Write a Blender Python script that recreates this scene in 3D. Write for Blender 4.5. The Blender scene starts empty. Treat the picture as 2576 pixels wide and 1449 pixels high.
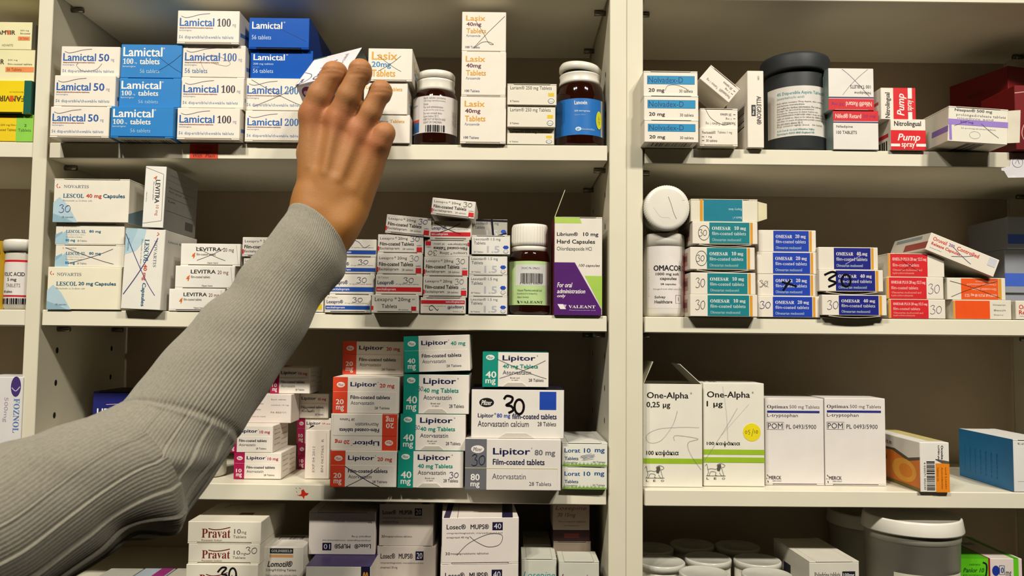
import bpy, bmesh, math, random
import numpy as np
from mathutils import Vector, Matrix
random.seed(7)
SC = bpy.context.scene
COL = SC.collection

# ------------------------------------------------------------------ camera
FPX, PW, PH, CAMD = 2011.35, 2576, 1449, 0.84
PITCH, YAW, ROLL = 0.05829, 0.00686, 0.00999
_cy, _sy, _cp, _sp = math.cos(YAW), math.sin(YAW), math.cos(PITCH), math.sin(PITCH)
FWD = Vector((_sy*_cp, _cy*_cp, _sp))
_rt = Vector((_cy, -_sy, 0)); _up = _rt.cross(FWD)
RGT = math.cos(ROLL)*_rt + math.sin(ROLL)*_up
UPV = -math.sin(ROLL)*_rt + math.cos(ROLL)*_up
CAMP = Vector((0, -CAMD, 0))
cam = bpy.data.cameras.new('camera')
cam.sensor_width = 36.0
cam.lens = FPX/PW*36.0
cam.clip_start = 0.02
cam.dof.use_dof = True
cam.dof.focus_distance = 0.83
cam.dof.aperture_fstop = 9.0
camo = bpy.data.objects.new('camera', cam)
COL.objects.link(camo)
_m = Matrix((RGT, UPV, -FWD)).transposed().to_4x4()
_m.translation = CAMP
camo.matrix_world = _m
SC.camera = camo

# ------------------------------------------------------------------ world, lights, exposure
SC.view_settings.view_transform = 'Standard'
SC.view_settings.look = 'None'
SC.view_settings.gamma = 1.0
SC.view_settings.use_curve_mapping = False
SC.view_settings.exposure = 0.0
wd = bpy.data.worlds.new('room_ambient'); SC.world = wd
wd.use_nodes = True
wd.node_tree.nodes['Background'].inputs[0].default_value = (1.0, 0.83, 0.58, 1)
wd.node_tree.nodes['Background'].inputs[1].default_value = 0.014
for lx, ly in ((-0.80, -1.32), (-0.52, -1.34), (0.72, -1.32), (1.0, -1.34)):
    ld = bpy.data.lights.new('ceiling_spot', 'AREA')
    ld.shape = 'DISK'; ld.size = 0.15; ld.energy = 4.5
    ld.color = (1.0, 0.94, 0.83)
    lo = bpy.data.objects.new('ceiling_spot', ld); COL.objects.link(lo)
    lo.location = (lx, ly, 1.42)
    ld.spread = math.radians(78)
    lo.rotation_euler = (Vector((lx*0.55, 0.0, 0.0))-Vector(lo.location)).to_track_quat('-Z', 'Y').to_euler()

# ------------------------------------------------------------------ pixel -> point on the plane y = Y
def P(px, py, Y):
    d = FWD + RGT*((px-PW/2)/FPX) - UPV*((py-PH/2)/FPX)
    return CAMP + d*((CAMD+Y)/d.y)
def PD(px, py, dist):
    return CAMP + (FWD + RGT*((px-PW/2)/FPX) - UPV*((py-PH/2)/FPX))*dist

# ------------------------------------------------------------------ materials
def lin(h):
    h = h.lstrip('#')
    if len(h) == 3: h = ''.join(c+c for c in h)
    o = []
    for i in (0, 2, 4):
        c = int(h[i:i+2], 16)/255
        o.append(c/12.92 if c <= .04045 else ((c+.055)/1.055)**2.4)
    return o
MATS = {}; ALB = .78
def mat(col, rough=.42, var=.05, scale=60, bump=0.0, coat=0.0, metal=0.0, name='paper'):
    key = (col, rough, var, scale, bump, coat, metal)
    if key in MATS: return MATS[key]
    m = bpy.data.materials.new(name); m.use_nodes = True
    nt = m.node_tree; b = nt.nodes['Principled BSDF']
    c = [x*ALB for x in lin(col)]
    tc = nt.nodes.new('ShaderNodeTexCoord')
    nz = nt.nodes.new('ShaderNodeTexNoise'); nz.inputs['Scale'].default_value = scale
    nz.inputs['Detail'].default_value = 3
    nt.links.new(tc.outputs['Object'], nz.inputs['Vector'])
    rp = nt.nodes.new('ShaderNodeValToRGB')
    rp.color_ramp.elements[0].position = .3; rp.color_ramp.elements[1].position = .7
    rp.color_ramp.elements[0].color = [x*(1-var) for x in c]+[1]
    rp.color_ramp.elements[1].color = [min(1, x*(1+var)) for x in c]+[1]
    nt.links.new(nz.outputs['Fac'], rp.inputs['Fac'])
    nt.links.new(rp.outputs['Color'], b.inputs['Base Color'])
    b.inputs['Roughness'].default_value = rough
    b.inputs['Metallic'].default_value = metal
    b.inputs['Specular IOR Level'].default_value = .35
    if coat:
        b.inputs['Coat Weight'].default_value = coat; b.inputs['Coat Roughness'].default_value = .12
    if bump:
        bp = nt.nodes.new('ShaderNodeBump'); bp.inputs['Strength'].default_value = bump
        bp.inputs['Distance'].default_value = .001
        nt.links.new(nz.outputs['Fac'], bp.inputs['Height'])
        nt.links.new(bp.outputs['Normal'], b.inputs['Normal'])
    MATS[key] = m
    return m
def glassmat(col, rough, trans, name, ior=1.45, var=.1):
    m = mat(col, rough, var, 40, name=name)
    b = m.node_tree.nodes['Principled BSDF']
    b.inputs['Transmission Weight'].default_value = trans
    b.inputs['IOR'].default_value = ior
    b.inputs['Specular IOR Level'].default_value = .5
    return m

# ------------------------------------------------------------------ mesh builder
class MB:
    def __init__(s):
        s.v = []; s.f = []; s.mi = []; s.mats = []; s.sm = []
    def slot(s, m):
        if m not in s.mats: s.mats.append(m)
        return s.mats.index(m)
    def add(s, vs, fs, m, smooth=False):
        o = len(s.v); k = s.slot(m)
        s.v.extend([tuple(x) for x in vs])
        for f in fs:
            s.f.append([i+o for i in f]); s.mi.append(k); s.sm.append(smooth)
    def box(s, x0, y0, z0, x1, y1, z1, m, bev=.0005):
        b = min(bev, (x1-x0)*.3, (y1-y0)*.3, (z1-z0)*.3)
        vs = []; idx = {}
        for sx in (0, 1):
            for sy in (0, 1):
                for sz in (0, 1):
                    X, Y, Z = (x0, x1)[sx], (y0, y1)[sy], (z0, z1)[sz]
                    dx, dy, dz = b*(1-2*sx), b*(1-2*sy), b*(1-2*sz)
                    for ax in range(3):
                        idx[(sx, sy, sz, ax)] = len(vs)
                        vs.append((X+(dx if ax != 0 else 0), Y+(dy if ax != 1 else 0), Z+(dz if ax != 2 else 0)))
        fs = []
        def I(t, ax): return idx[t+(ax,)]
        for ax in range(3):
            for sgn in (0, 1):
                def tt(a, c):
                    t = [0, 0, 0]; t[ax] = sgn; t[(ax+1) % 3] = a; t[(ax+2) % 3] = c
                    return tuple(t)
                q = [I(tt(0, 0), ax), I(tt(1, 0), ax), I(tt(1, 1), ax), I(tt(0, 1), ax)]
                fs.append(q if sgn else q[::-1])
        for ax in range(3):
            a1, a2 = (ax+1) % 3, (ax+2) % 3
            for s1 in (0, 1):
                for s2 in (0, 1):
                    t0 = [0]*3; t0[a1] = s1; t0[a2] = s2; t1 = list(t0); t1[ax] = 1
                    q = [I(tuple(t0), a1), I(tuple(t1), a1), I(tuple(t1), a2), I(tuple(t0), a2)]
                    fs.append(q if s1 != s2 else q[::-1])
        for sx in (0, 1):
            for sy in (0, 1):
                for sz in (0, 1):
                    q = [idx[(sx, sy, sz, a)] for a in range(3)]
                    fs.append(q if (sx+sy+sz) % 2 else q[::-1])
        s.add(vs, fs, m)
    def lathe(s, prof, m, n=48, cx=0, cy=0, smooth=True, rf=None, a0=0, a1=2*math.pi):
        full = abs(a1-a0-2*math.pi) < 1e-6
        k = n if full else n+1
        vs = []
        for r, z in prof:
            for i in range(k):
                a = a0+(a1-a0)*i/n
                rr = r*(rf(a, z) if rf else 1)
                vs.append((cx+rr*math.cos(a), cy+rr*math.sin(a), z))
        fs = []
        for j in range(len(prof)-1):
            for i in range(n):
                i2 = (i+1) % k
                fs.append([j*k+i, j*k+i2, (j+1)*k+i2, (j+1)*k+i])
        if full:
            if prof[0][0] > 1e-5: fs.append([i for i in range(k)][::-1])
            if prof[-1][0] > 1e-5: fs.append([(len(prof)-1)*k+i for i in range(k)])
        s.add(vs, fs, m, smooth)
    def tube(s, pts, r, m, n=8):
        vs = []; fs = []
        for j, p in enumerate(pts):
            p = Vector(p)
            t = (Vector(pts[min(j+1, len(pts)-1)])-Vector(pts[max(j-1, 0)])).normalized()
            a = t.orthogonal().normalized(); b = t.cross(a)
            for i in range(n):
                q = 2*math.pi*i/n
                vs.append(p+a*r*math.cos(q)+b*r*math.sin(q))
        for j in range(len(pts)-1):
            for i in range(n):
                fs.append([j*n+i, j*n+(i+1) % n, (j+1)*n+(i+1) % n, (j+1)*n+i])
        fs.append(list(range(n))[::-1]); fs.append([(len(pts)-1)*n+i for i in range(n)])
        s.add(vs, fs, m, True)
    def xform(s, M):
        s.v = [tuple(M @ Vector(x)) for x in s.v]
    def build(s, name, parent=None, loc=None, M=None):
        me = bpy.data.meshes.new(name)
        me.from_pydata(s.v, [], s.f)
        for m in s.mats: me.materials.append(m)
        me.polygons.foreach_set('material_index', s.mi)
        me.polygons.foreach_set('use_smooth', s.sm)
        me.update()
        o = bpy.data.objects.new(name, me); COL.objects.link(o)
        if M is not None: o.matrix_world = M
        elif loc is not None: o.location = loc
        if parent: o.parent = parent
        return o
def tag(o, label, cat, group=None, kind=None):
    o['label'] = label
    if cat: o['category'] = cat
    if group: o['group'] = group
    if kind: o['kind'] = kind
    return o

# ------------------------------------------------------------------ printing on faces
TXT = {}
def txt(s, st):
    key = (s, st)
    if key in TXT: return TXT[key]
    q = s
    if 's' in st or 'S' in st:
        U, L, D = (0x1D400, 0x1D41A, 0x1D7CE)
        q = ''.join(chr(U+ord(c)-65) if 'A' <= c <= 'Z' else chr(L+ord(c)-97) if 'a' <= c <= 'z' else
                    chr(D+ord(c)-48) if '0' <= c <= '9' else c for c in s)
    c = bpy.data.curves.new('t', 'FONT'); c.body = q; c.resolution_u = 2 if len(s) < 24 else 1
    if 'i' in st: c.shear = .25
    o = bpy.data.objects.new('t', c)
    me = bpy.data.meshes.new_from_object(o)
    n = len(me.vertices); a = np.zeros(n*3); me.vertices.foreach_get('co', a); a = a.reshape(n, 3)[:, :2]
    fs = [list(f.vertices) for f in me.polygons]
    bw = .034 if 'B' in st else .021 if 'b' in st else 0
    if bw:          # bold: the same outline laid three times, a hair apart
        a = np.concatenate([a+np.array(k)*bw for k in ((-1, -.4), (1, -.4), (0, .5))])
        fs = [[i+n*k for i in f] for k in range(3) for f in fs]
    lo, hi = a.min(0), a.max(0)
    a = (a-lo)/(hi-lo)
    bpy.data.objects.remove(o); bpy.data.curves.remove(c); bpy.data.meshes.remove(me)
    TXT[key] = (a, fs)
    return TXT[key]
# art elements; u runs left to right and v top to bottom over the face
def r(u0, v0, u1, v1, c): return ('r', u0, v0, u1, v1, c)
def t(u0, v0, u1, v1, s, c, st=''): return ('t', u0, v0, u1, v1, s, c, st)
def e(cu, cv, ru, rv, c): return ('e', cu, cv, ru, rv, c)
def p(pts, c): return ('p', pts, c)
def l(pts, w, c): return ('l', pts, w, c)
def bar(u0, v0, u1, v1, n, c='#1c1a1c', vert=False): return ('bar', u0, v0, u1, v1, n, c, vert)
def fr(u0, v0, u1, v1, w, c): return l([(u0, v0), (u1, v0), (u1, v1), (u0, v1), (u0, v0)], w, c)
def smooth(pts, n=6):
    out = []
    for i in range(len(pts)-1):
        p0 = pts[max(i-1, 0)]; p1 = pts[i]; p2 = pts[i+1]; p3 = pts[min(i+2, len(pts)-1)]
        for k in range(n):
            q = k/n
            out.append(tuple(.5*((2*p1[a])+(-p0[a]+p2[a])*q+(2*p0[a]-5*p1[a]+4*p2[a]-p3[a])*q*q+(-p0[a]+3*p1[a]-3*p2[a]+p3[a])*q**3) for a in range(len(p1))))
    out.append(pts[-1])
    return out
def sl(pts, w, c): return l(smooth(pts), w, c)
PEN = '#3b3f63'
def pen30(u0, v0, u1, v1, c=PEN, w=.5):
    def m(pts): return [(u0+(u1-u0)*a, v0+(v1-v0)*b) for a, b in pts]
    three = m([(.02, .16), (.2, .0), (.38, .1), (.24, .42), (.4, .55), (.36, .9), (.12, 1.0), (.0, .88)])
    zero = m([(.75, .12), (.58, .3), (.56, .7), (.72, .92), (.92, .75), (.98, .35), (.85, .1), (.7, .16)])
    return [sl(three, w, c), sl(zero, w, c)]
def penX(u0, v0, u1, v1, c='#55484a', w=.35):
    a = lambda x, y: (u0+(u1-u0)*x, v0+(v1-v0)*y)
    return [sl([a(0, 0), a(.4, .45), a(.75, .8), a(1, 1)], w, c), sl([a(.05, 1), a(.4, .7), a(.7, .4), a(.98, .05)], w, c)]

def paint(mb, pos, art, w, h, curved=False, nrm_scale=1.0):
    for i, a in enumerate(art):
        lift = .00008+.00003*i
        k = a[0]
        if k == 'r':
            _, u0, v0, u1, v1, c = a
            n = max(1, int(abs(u1-u0)*40)) if curved else 1
            vs = []
            for j in range(n+1):
                u = u0+(u1-u0)*j/n
                vs += [pos(u, v1, lift), pos(u, v0, lift)]
            mb.add(vs, [[2*j, 2*j+2, 2*j+3, 2*j+1] for j in range(n)], mat(c))
        elif k == 't':
            _, u0, v0, u1, v1, s, c, st = a
            A, fs = txt(s, st)
            n3 = len(A)//3 if ('b' in st or 'B' in st) else len(A)
            A = [(x, y, lift+.00001*(j//n3)) for j, (x, y) in enumerate(A)]
            if 'd' in st: vs = [pos(u0+(u1-u0)*y, v0+(v1-v0)*x, q) for x, y, q in A]
            elif 'u' in st: vs = [pos(u1-(u1-u0)*y, v1-(v1-v0)*x, q) for x, y, q in A]
            elif 'f' in st: vs = [pos(u1-(u1-u0)*x, v0+(v1-v0)*y, q) for x, y, q in A]
            else: vs = [pos(u0+(u1-u0)*x, v1-(v1-v0)*y, q) for x, y, q in A]
            mb.add(vs, fs, mat(c))
        elif k == 'e':
            _, cu, cv, ru, rv, c = a
            n = 28
            mb.add([pos(cu+ru*math.cos(2*math.pi*j/n), cv-rv*math.sin(2*math.pi*j/n), lift) for j in range(n)], [list(range(n))], mat(c))
        elif k == 'p':
            pts = a[1]
            ar = sum(pts[j][0]*pts[(j+1) % len(pts)][1]-pts[(j+1) % len(pts)][0]*pts[j][1] for j in range(len(pts)))
            if ar > 0: pts = pts[::-1]
            mb.add([pos(u, v, lift) for u, v in pts], [list(range(len(pts)))], mat(a[2]))
        elif k == 'l':
            _, pts, wd_, c = a
            hw = wd_*.0005
            q = [(u*w, v*h) for u, v in pts]; vs = []
            for j in range(len(q)):
                a0 = q[max(j-1, 0)]; a1 = q[min(j+1, len(q)-1)]
                dx, dy = a1[0]-a0[0], a1[1]-a0[1]; L = math.hypot(dx, dy) or 1
                nx, ny = -dy/L*hw, dx/L*hw
                vs += [pos((q[j][0]+nx)/w, (q[j][1]+ny)/h, lift), pos((q[j][0]-nx)/w, (q[j][1]-ny)/h, lift)]
            mb.add(vs, [[2*j, 2*j+2, 2*j+3, 2*j+1] for j in range(len(q)-1)], mat(c, .3))
        elif k == 'bar':
            _, u0, v0, u1, v1, n, c, vert = a
            rr = random.Random(n*7+3)
            x = 0; segs = []
            while len(segs) < n:
                b = rr.choice((1, 1, 2, 3)); segs.append((x, x+b)); x += b+rr.choice((1, 1, 2, 2))
            T = segs[-1][1]
            for s0, s1 in segs:
                s0 /= T; s1 /= T
                if vert: vs = [(u0, v0+(v1-v0)*s1), (u1, v0+(v1-v0)*s1), (u1, v0+(v1-v0)*s0), (u0, v0+(v1-v0)*s0)]
                else: vs = [(u0+(u1-u0)*s0, v1), (u0+(u1-u0)*s1, v1), (u0+(u1-u0)*s1, v0), (u0+(u1-u0)*s0, v0)]
                mb.add([pos(u, v, lift) for u, v in vs], [[0, 1, 2, 3]], mat(c))

def vscale(kd, k):
    out = []
    for a in kd['F']:
        if a[0] in 'rt' and a[0] != 'p' or a[0] == 'bar':
            if a[2]*k > .98: continue
            a = a[:2]+(a[2]*k,)+(a[3],)+((1 if a[0] == 'r' and a[4] == 1 else min(1, a[4]*k)),)+a[5:]
            if a[0] == 't' and a[4] >= 1: continue
        elif a[0] == 'e': a = (a[0], a[1], a[2]*k, a[3], a[4]*k, a[5])
        elif a[0] in 'lp':
            q = [(u, v*k) for u, v in a[1]]
            if max(v for u, v in q) > 1: continue
            a = (a[0], q)+a[2:]
        out.append(a)
    return dict(kd, F=out)
def facepos(f, w, d, h, inv=False):
    def pos(u, v, q):
        if inv and f in 'F': u, v = 1-u, 1-v
        if f == 'F': return (-w/2+u*w, -q, h*(1-v))
        if f == 'R': return (w/2+q, u*d, h*(1-v))
        if f == 'L': return (-w/2-q, d*(1-u), h*(1-v))
        if f == 'T': return (-w/2+u*w, d*(1-v), h+q)
        if f == 'B': return (-w/2+u*w, d*v, -q)
    return pos
FW = {'F': lambda w, d, h: (w, h), 'R': lambda w, d, h: (d, h), 'L': lambda w, d, h: (d, h), 'T': lambda w, d, h: (w, d), 'B': lambda w, d, h: (w, d)}

WP = '#efe6d6'
def carton_mesh(w, d, h, kd, inv=False):
    """the carton's own mesh: folded board body with its printing"""
    mb = MB()
    base = mat(kd.get('base', WP), kd.get('rough', .42), .03, 45, .08)
    slit = kd.get('slit', '')
    if inv: slit = slit.translate(str.maketrans('tb', 'bt'))
    g = .0013
    z0 = g if 'b' in slit else 0; z1 = h-g if 't' in slit else h
    if kd.get('open'):
        q = .0006
        mb.box(-w/2, 0, 0, w/2, q, h, base, .0002); mb.box(-w/2, d-q, 0, w/2, d, h, base, .0002)
        mb.box(-w/2, q, 0, -w/2+q, d-q, h, base, .0002); mb.box(w/2-q, q, 0, w/2, d-q, h, base, .0002)
        mb.box(-w/2+q, q, 0, w/2-q, d-q, q, base, .0002)
    else: mb.box(-w/2, 0, z0, w/2, d, z1, base)
    k = .13*w
    for q, za, zb in (('t', z1, h), ('b', 0, z0)):
        if q in slit:
            mb.box(-w/2, 0, za, -w/2+k, d, zb, base, .0002)
            mb.box(w/2-k, 0, za, w/2, d, zb, base, .0002)
    for f in 'FRLTB':
        art = kd.get(f)
        if art:
            pos = facepos(f, w, d, h, inv)
            if f == 'T' and 't' in slit: pos = facepos(f, w, d, h-g, inv)
            paint(mb, pos, art, *FW[f](w, d, h))
    return mb, slit, g
def add_flaps(o, w, d, h, kd, slit, g):
    k = .135*w
    fm = mat(kd.get('flapcol', kd.get('base', WP)), .45, .03, 45)
    if 't' in slit:
        m = MB(); m.box(-w/2+k, -.0003, h-.0006, w/2-k, d*.98, h-.00005, fm, .0001); m.build('tuck_flap', o)
    if 'b' in slit:
        m = MB(); m.box(-w/2+k, -.0003, .00005, w/2-k, d*.98, .0006, fm, .0001); m.build('tuck_flap', o)
    if kd.get('F2'):
        m = MB(); inv = kd.get('inv'); v0 = kd['fv']
        za, zb = (h*v0, h-.0005) if inv else (.0005, h*(1-v0))
        xa, xb = (-w/2+.035*w, w/2-.0005) if inv else (-w/2+.0005, w/2-.035*w)
        m.box(xa, -.0003, za, xb, .00005, zb, fm, .0001)
        q = facepos('F', w, d, h, inv)
        paint(m, lambda u, v, e_: q(u, v, e_+.0003), kd['F2'], w, h)
        m.build('front_flap', o)
    if kd.get('sag'):
        s = kd['sag']; m = MB(); n = 14; vs = []; fs = []
        for j in range(n+1):
            u = j/n; x = -w/2+k*.75+(w-1.5*k)*u; z = -s*.72*(1-(2*u-1)**2)-.0003
            for y, zz in ((-.0006, z), (.022, z), (-.0006, z-.0005), (.022, z-.0005)): vs.append((x, y, zz))
        for j in range(n):
            a = 4*j; b = a+4
            fs += [[a, b, b+1, a+1], [a+2, a+3, b+3, b+2], [a, a+2, b+2, b], [a+1, b+1, b+3, a+3]]
        m.add(vs, fs, fm, True); m.build('tuck_flap', o)
    if kd.get('seal'):
        # half-moon thumb tab cut out of the front near the bottom edge
        a, b, hh, c = kd['seal']
        m = MB(); x0 = -w/2+a*w; x1 = -w/2+b*w; q = (x1-x0)*.1
        m.add([(x0, -.0005, 0.0004), (x1, -.0005, 0.0004), (x1-q*1.2, -.0009, hh*h*.6), (x1-2.2*q, -.0011, hh*h), (x0+2.2*q, -.0011, hh*h), (x0+q*1.2, -.0009, hh*h*.6),
               (x0, .0, 0.0004), (x1, .0, 0.0004), (x1-q*1.2, 0, hh*h*.6), (x1-2.2*q, 0, hh*h), (x0+2.2*q, 0, hh*h), (x0+q*1.2, 0, hh*h*.6)],
              [[0, 1, 2, 3, 4, 5]]+[[i, i+6, (i+1) % 6+6, (i+1) % 6] for i in range(6)], mat(c))
        m.build('thumb_tab', o)
    for fn in kd.get('extra', ()): fn(o, w, d, h)
def carton(kd, w, d, h, M, label, group=None, inv=False, cat='box', name='medicine_carton'):
    mb, slit, g = carton_mesh(w, d, h, kd, inv)
    o = mb.build(name, M=M)
    add_flaps(o, w, d, h, dict(kd, inv=inv), slit, g)
    return tag(o, label, cat, group)

# shelf heights (upper face), one pair per bay: height at the bay's left and right end
XL0, XL, XM0, XMS, XM1, XR = -.5030, -.4877, .1080, .1262, .1436, .655
DEP = .191
SZ = {('F', 1): (.1985, .1985), ('F', 2): (.0210, .0210), ('F', 3): (-.1600, -.1600),
      ('L', 1): (.1982, .2020), ('L', 2): (.0212, .0206), ('L', 3): (-.1556, -.1588), ('L', 4): (-.2720, -.2720),
      ('R', 1): (.1996, .1997), ('R', 2): (.0203, .0208), ('R', 3): (-.1594, -.1588), ('R', 4): (-.3170, -.3170)}
def shz(bay, n, x):
    a, b = SZ[(bay, n)]
    x0, x1 = {'F': (-.95, XL0), 'L': (XL, XM0), 'R': (XM1, XR)}[bay]
    q = min(1, max(0, (x-x0)/(x1-x0)))
    return a+(b-a)*q
def stack(bay, n, items, group=None, z=None):
    """boxes stood one on another, given from the bottom up: (kind, left px, right px, top px, Y of the front, label, options)"""
    for it in items:
        kd, x0, x1, yt, Y, label = it[:6]
        op = it[6] if len(it) > 6 else {}
        xm = (x0+x1)/2
        if z is None: z = max(shz(bay, n, P(x0, yt, Y).x), shz(bay, n, P(x1, yt, Y).x))+.0004
        zt = P(xm, yt, Y).z
        ym = yt+45
        xa = P(x0, ym, Y).x; xb = P(x1, ym, Y).x
        gap = op.get('gap', 0)
        z += gap
        h = zt-z; w = xb-xa
        if 'hp' in op:
            h = op['hp']*(P(xm, yt, Y)-CAMP).dot(FWD)/FPX; z = zt-h-abs(w/2*math.sin(math.radians(op['roll'])))
        yaw = math.radians(op.get('yaw', 0))
        w /= math.cos(yaw)
        if op.get('sag'): kd = dict(kd, sag=gap)
        if 'add' in op: kd = dict(kd, F=list(kd.get('F', []))+list(op['add'])) if 'F2' not in kd else dict(kd, F2=list(kd['F2'])+list(op['add']))
        z += abs(w/2*math.sin(math.radians(op.get('roll', 0))))
        M = Matrix.Translation(((xa+xb)/2, Y, z)) @ Matrix.Rotation(yaw, 4, 'Z') @ Matrix.Rotation(math.radians(op.get('roll', 0)), 4, 'Y')
        carton(kd, w, op.get('d', kd.get('d', .075)), h, M, label, op.get('group', group), op.get('inv', False))
        z = zt+.0001
    return z
# ------------------------------------------------------------------ shelving
CREAM = mat('#e3dcc3', .45, .02, 25, .04, name='cream_melamine')
EDGE = mat('#e9e2cb', .4, .02, 25, .04, name='cream_edging')
BACKM = mat('#c4b299', .6, .05, 12, name='brown_back_board')
PINM = mat('#8b8577', .3, .05, 80, metal=.9, name='steel_pin')
fm_ = MB(); fm_.box(-2.0, -2.2, -1.57, 2.0, .4, -1.45, mat('#221f1a', .5, .08, 8, name='grey_vinyl'), .001)
tag(fm_.build('floor'), 'dark grey vinyl floor of the dispensary', None, kind='structure')
fm_ = MB(); fm_.box(-2.0, DEP+.0065, -1.45, 2.0, .4, 1.3, mat('#cfc6ae', .7, .03, 10, name='painted_wall'), .001)
tag(fm_.build('wall_back'), 'cream wall behind the shelving units', None, kind='structure')
HOLE = mat('#15120f', .8, name='hole')
ZT, ZB = .60, -1.45
TH = .0168
def unit(label, x0, x1, lw, rw, bay, shelves, holes=()):
    root = bpy.data.objects.new('shelving_unit', None); COL.objects.link(root)
    root.location = ((x0+x1)/2, 0, ZB)
    bpy.context.view_layer.update()
    def part(m, nm, par=root):
        m.xform(Matrix.Translation(-Vector(root.location)))
        return m.build(nm, par)
    m = MB(); m.box(x0-lw, DEP, ZB, x1+rw, DEP+.006, ZT, BACKM, .0003); part(m, 'back_panel')
    for xa, xb, side in ((x0-lw, x0, 1), (x1, x1+rw, -1)):
        if xb-xa > .001:
            m = MB(); m.box(xa, -.0004, ZB, xb, DEP-.0001, ZT, CREAM, .0006)
            xf = xb if side == 1 else xa
            for hz in holes:
                for hy in (.035, .155):
                    m.add([(xf+side*.0002, hy+.0026*math.cos(side*q*math.pi/7), hz+.0034*math.sin(side*q*math.pi/7)) for q in range(14)], [list(range(14))], HOLE)
            part(m, 'side_panel')
    for zl, zr, art in shelves:
        m = MB(); g = .0022 if lw > .001 else 0
        m.box(x0+g, .0, -TH, x1-(g if rw > .001 else 0), DEP-.0003, 0, EDGE, .0008)
        if art:
            w = x1-x0
            paint(m, lambda u, v, q: (x0+u*w, -q, -v*TH), art, w, TH)
        m.v = [(a, b, c+zl+(zr-zl)*(a-x0)/(x1-x0)) for a, b, c in m.v]
        part(m, 'shelf')
        for xs, sg in ((x0, 1), (x1, -1)):
            if (sg == 1 and lw < .001) or (sg == -1 and rw < .001): continue
            for hy in (.035, .155):
                m = MB(); zc = (zl if sg == 1 else zr)-TH-.0032
                m.tube([(xs+sg*.0002, hy, zc), (xs+sg*.013, hy, zc)], .0028, PINM, 10)
                part(m, 'shelf_pin')
    return tag(root, label, 'shelves')
RP = '#d8301c'
stain = [p([(.4660, .35), (.4695, .28), (.4735, .5), (.4790, .52), (.4760, .66), (.4720, .68), (.4705, .9), (.4680, .72), (.4610, .66), (.4660, .58)], RP),
         l([(.4570, .4), (.4590, .5)], .4, RP), l([(.4585, .62), (.4640, .7)], .4, RP), l([(.4560, .2), (.4580, .25)], .3, '#7a3a22'), l([(.4620, .2), (.4650, .25)], .3, '#7a3a22')]
HZ = (-.022, -.057, -.092, -.127, .245, .29, .155, .12)
S = SZ
unit('cream shelving unit cut off by the left edge of the photo', -.95, XL0-.0002, .016, 0, 'F', [(.374, .374, None), S['F', 1]+(None,), S['F', 2]+(None,), S['F', 3]+(None,)])
unit('wide cream shelving unit in the middle, the one the arm reaches into', XL, XM0, XL-XL0, XMS-XM0-.0001, 'L',
     [(.376, .380, None), S['L', 1]+(None,), S['L', 2]+(None,), S['L', 3]+(stain,), S['L', 4]+(None,)], HZ)
unit('cream shelving unit on the right beyond the double upright', XM1, XR, XM1-XMS-.0001, .016, 'R',
     [(.379, .3795, None), S['R', 1]+(None,), S['R', 2]+(None,), S['R', 3]+(None,), S['R', 4]+(None,)], (.24,))

# ------------------------------------------------------------------ printed designs of the cartons
K = '#1c1a1c'; NAVY = '#19204e'; WH = '#f4efe6'
def lam(num, nc='#1f55a0'):
    w1 = {'50': .82, '100': .86, '200': .86}[num]
    return dict(F=[t(.036, .225, .595, .475, 'Lamictal', '#1f5fae', 'b'), t(.64, .235, w1, .475, num, nc, 'b' if num == '50' else 's'), t(w1+.03, .40, w1+.085, .50, 'mg', '#8b95b0'),
        sl([(.06, .17), (.13, .215), (.22, .19), (.36, .12), (.52, .085)], .5, '#6a6480'), l([(.036, .525), (.57, .525)], .3, '#a5553f'),
        t(.036, .50, .58, .56, 'dispersible/chewable tablets', '#9c5546'), t(.036, .575, .23, .63, 'lamotrigine', '#7d93b5'),
        t(.033, .75, .91, .87, '56 dispersible/chewable tablets', '#7f9cc4')],
        R=[r(.5, .1, .95, .3, '#6d8fc4'), p([(.05, .62), (.5, .42), (.5, .5), (.05, .74)], '#5a80bd'), p([(.55, .4), (.95, .2), (.95, .3), (.55, .5)], '#5a80bd')], d=.085, slit='b')
def lam_tab():
    k = lam('100'); k['F'] = k['F'][:6]+[t(.036, .575, .23, .63, 'lamotrigine', '#7d93b5'), t(.04, .70, .40, .84, '56 tablets', '#6f8fbe')]; k['rough'] = .25
    return k
L50, L100, L200, L100T = lam('50'), lam('100', '#2c1433'), lam('200', '#2a6db3'), lam_tab()
BLU = dict(base='#1f80c8', F=[t(.035, .08, .68, .35, 'Lamictal', WH, 'b'), t(.69, .08, .72, .14, '®', WH), t(.037, .41, .205, .57, '100', WH, 's'), t(.225, .52, .265, .575, 'mg', '#cfe3f2'),
     t(.31, .40, .64, .575, 'tablets', WH, 'b'), t(.035, .61, .245, .68, 'lamotrigine', '#d5e6f4'), t(.32, .71, .64, .83, '56 tablets', '#a9cdea')], slit='b', flapcol='#1f80c8', d=.085,
     B=[r(.05, .0, .95, .5, '#d9d3c2'), bar(.1, .1, .9, .4, 26)])
DBL = dict(base='#0f57b8', rough=.22, F=[t(.05, .13, .55, .34, 'Lamictal', WH, 'b'), t(.57, .12, .6, .17, '®', WH), t(.05, .43, .37, .51, '200 mg tablets', '#d5e2f2'),
     t(.05, .56, .15, .59, 'lamotrigine', '#bcd0ea'), t(.05, .63, .37, .77, '56 tablets', '#c3d6ef')], d=.105, R=[r(0, 0, 1, 1, '#0a3c92')], slit='b', flapcol='#2b2a35')
DBL2 = dict(DBL, F=[t(.05, .13, .55, .36, 'Lamictal', WH, 'b'), t(.57, .12, .6, .17, '®', WH), t(.05, .56, .37, .70, '56 tablets', '#c3d6ef')])
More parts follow.
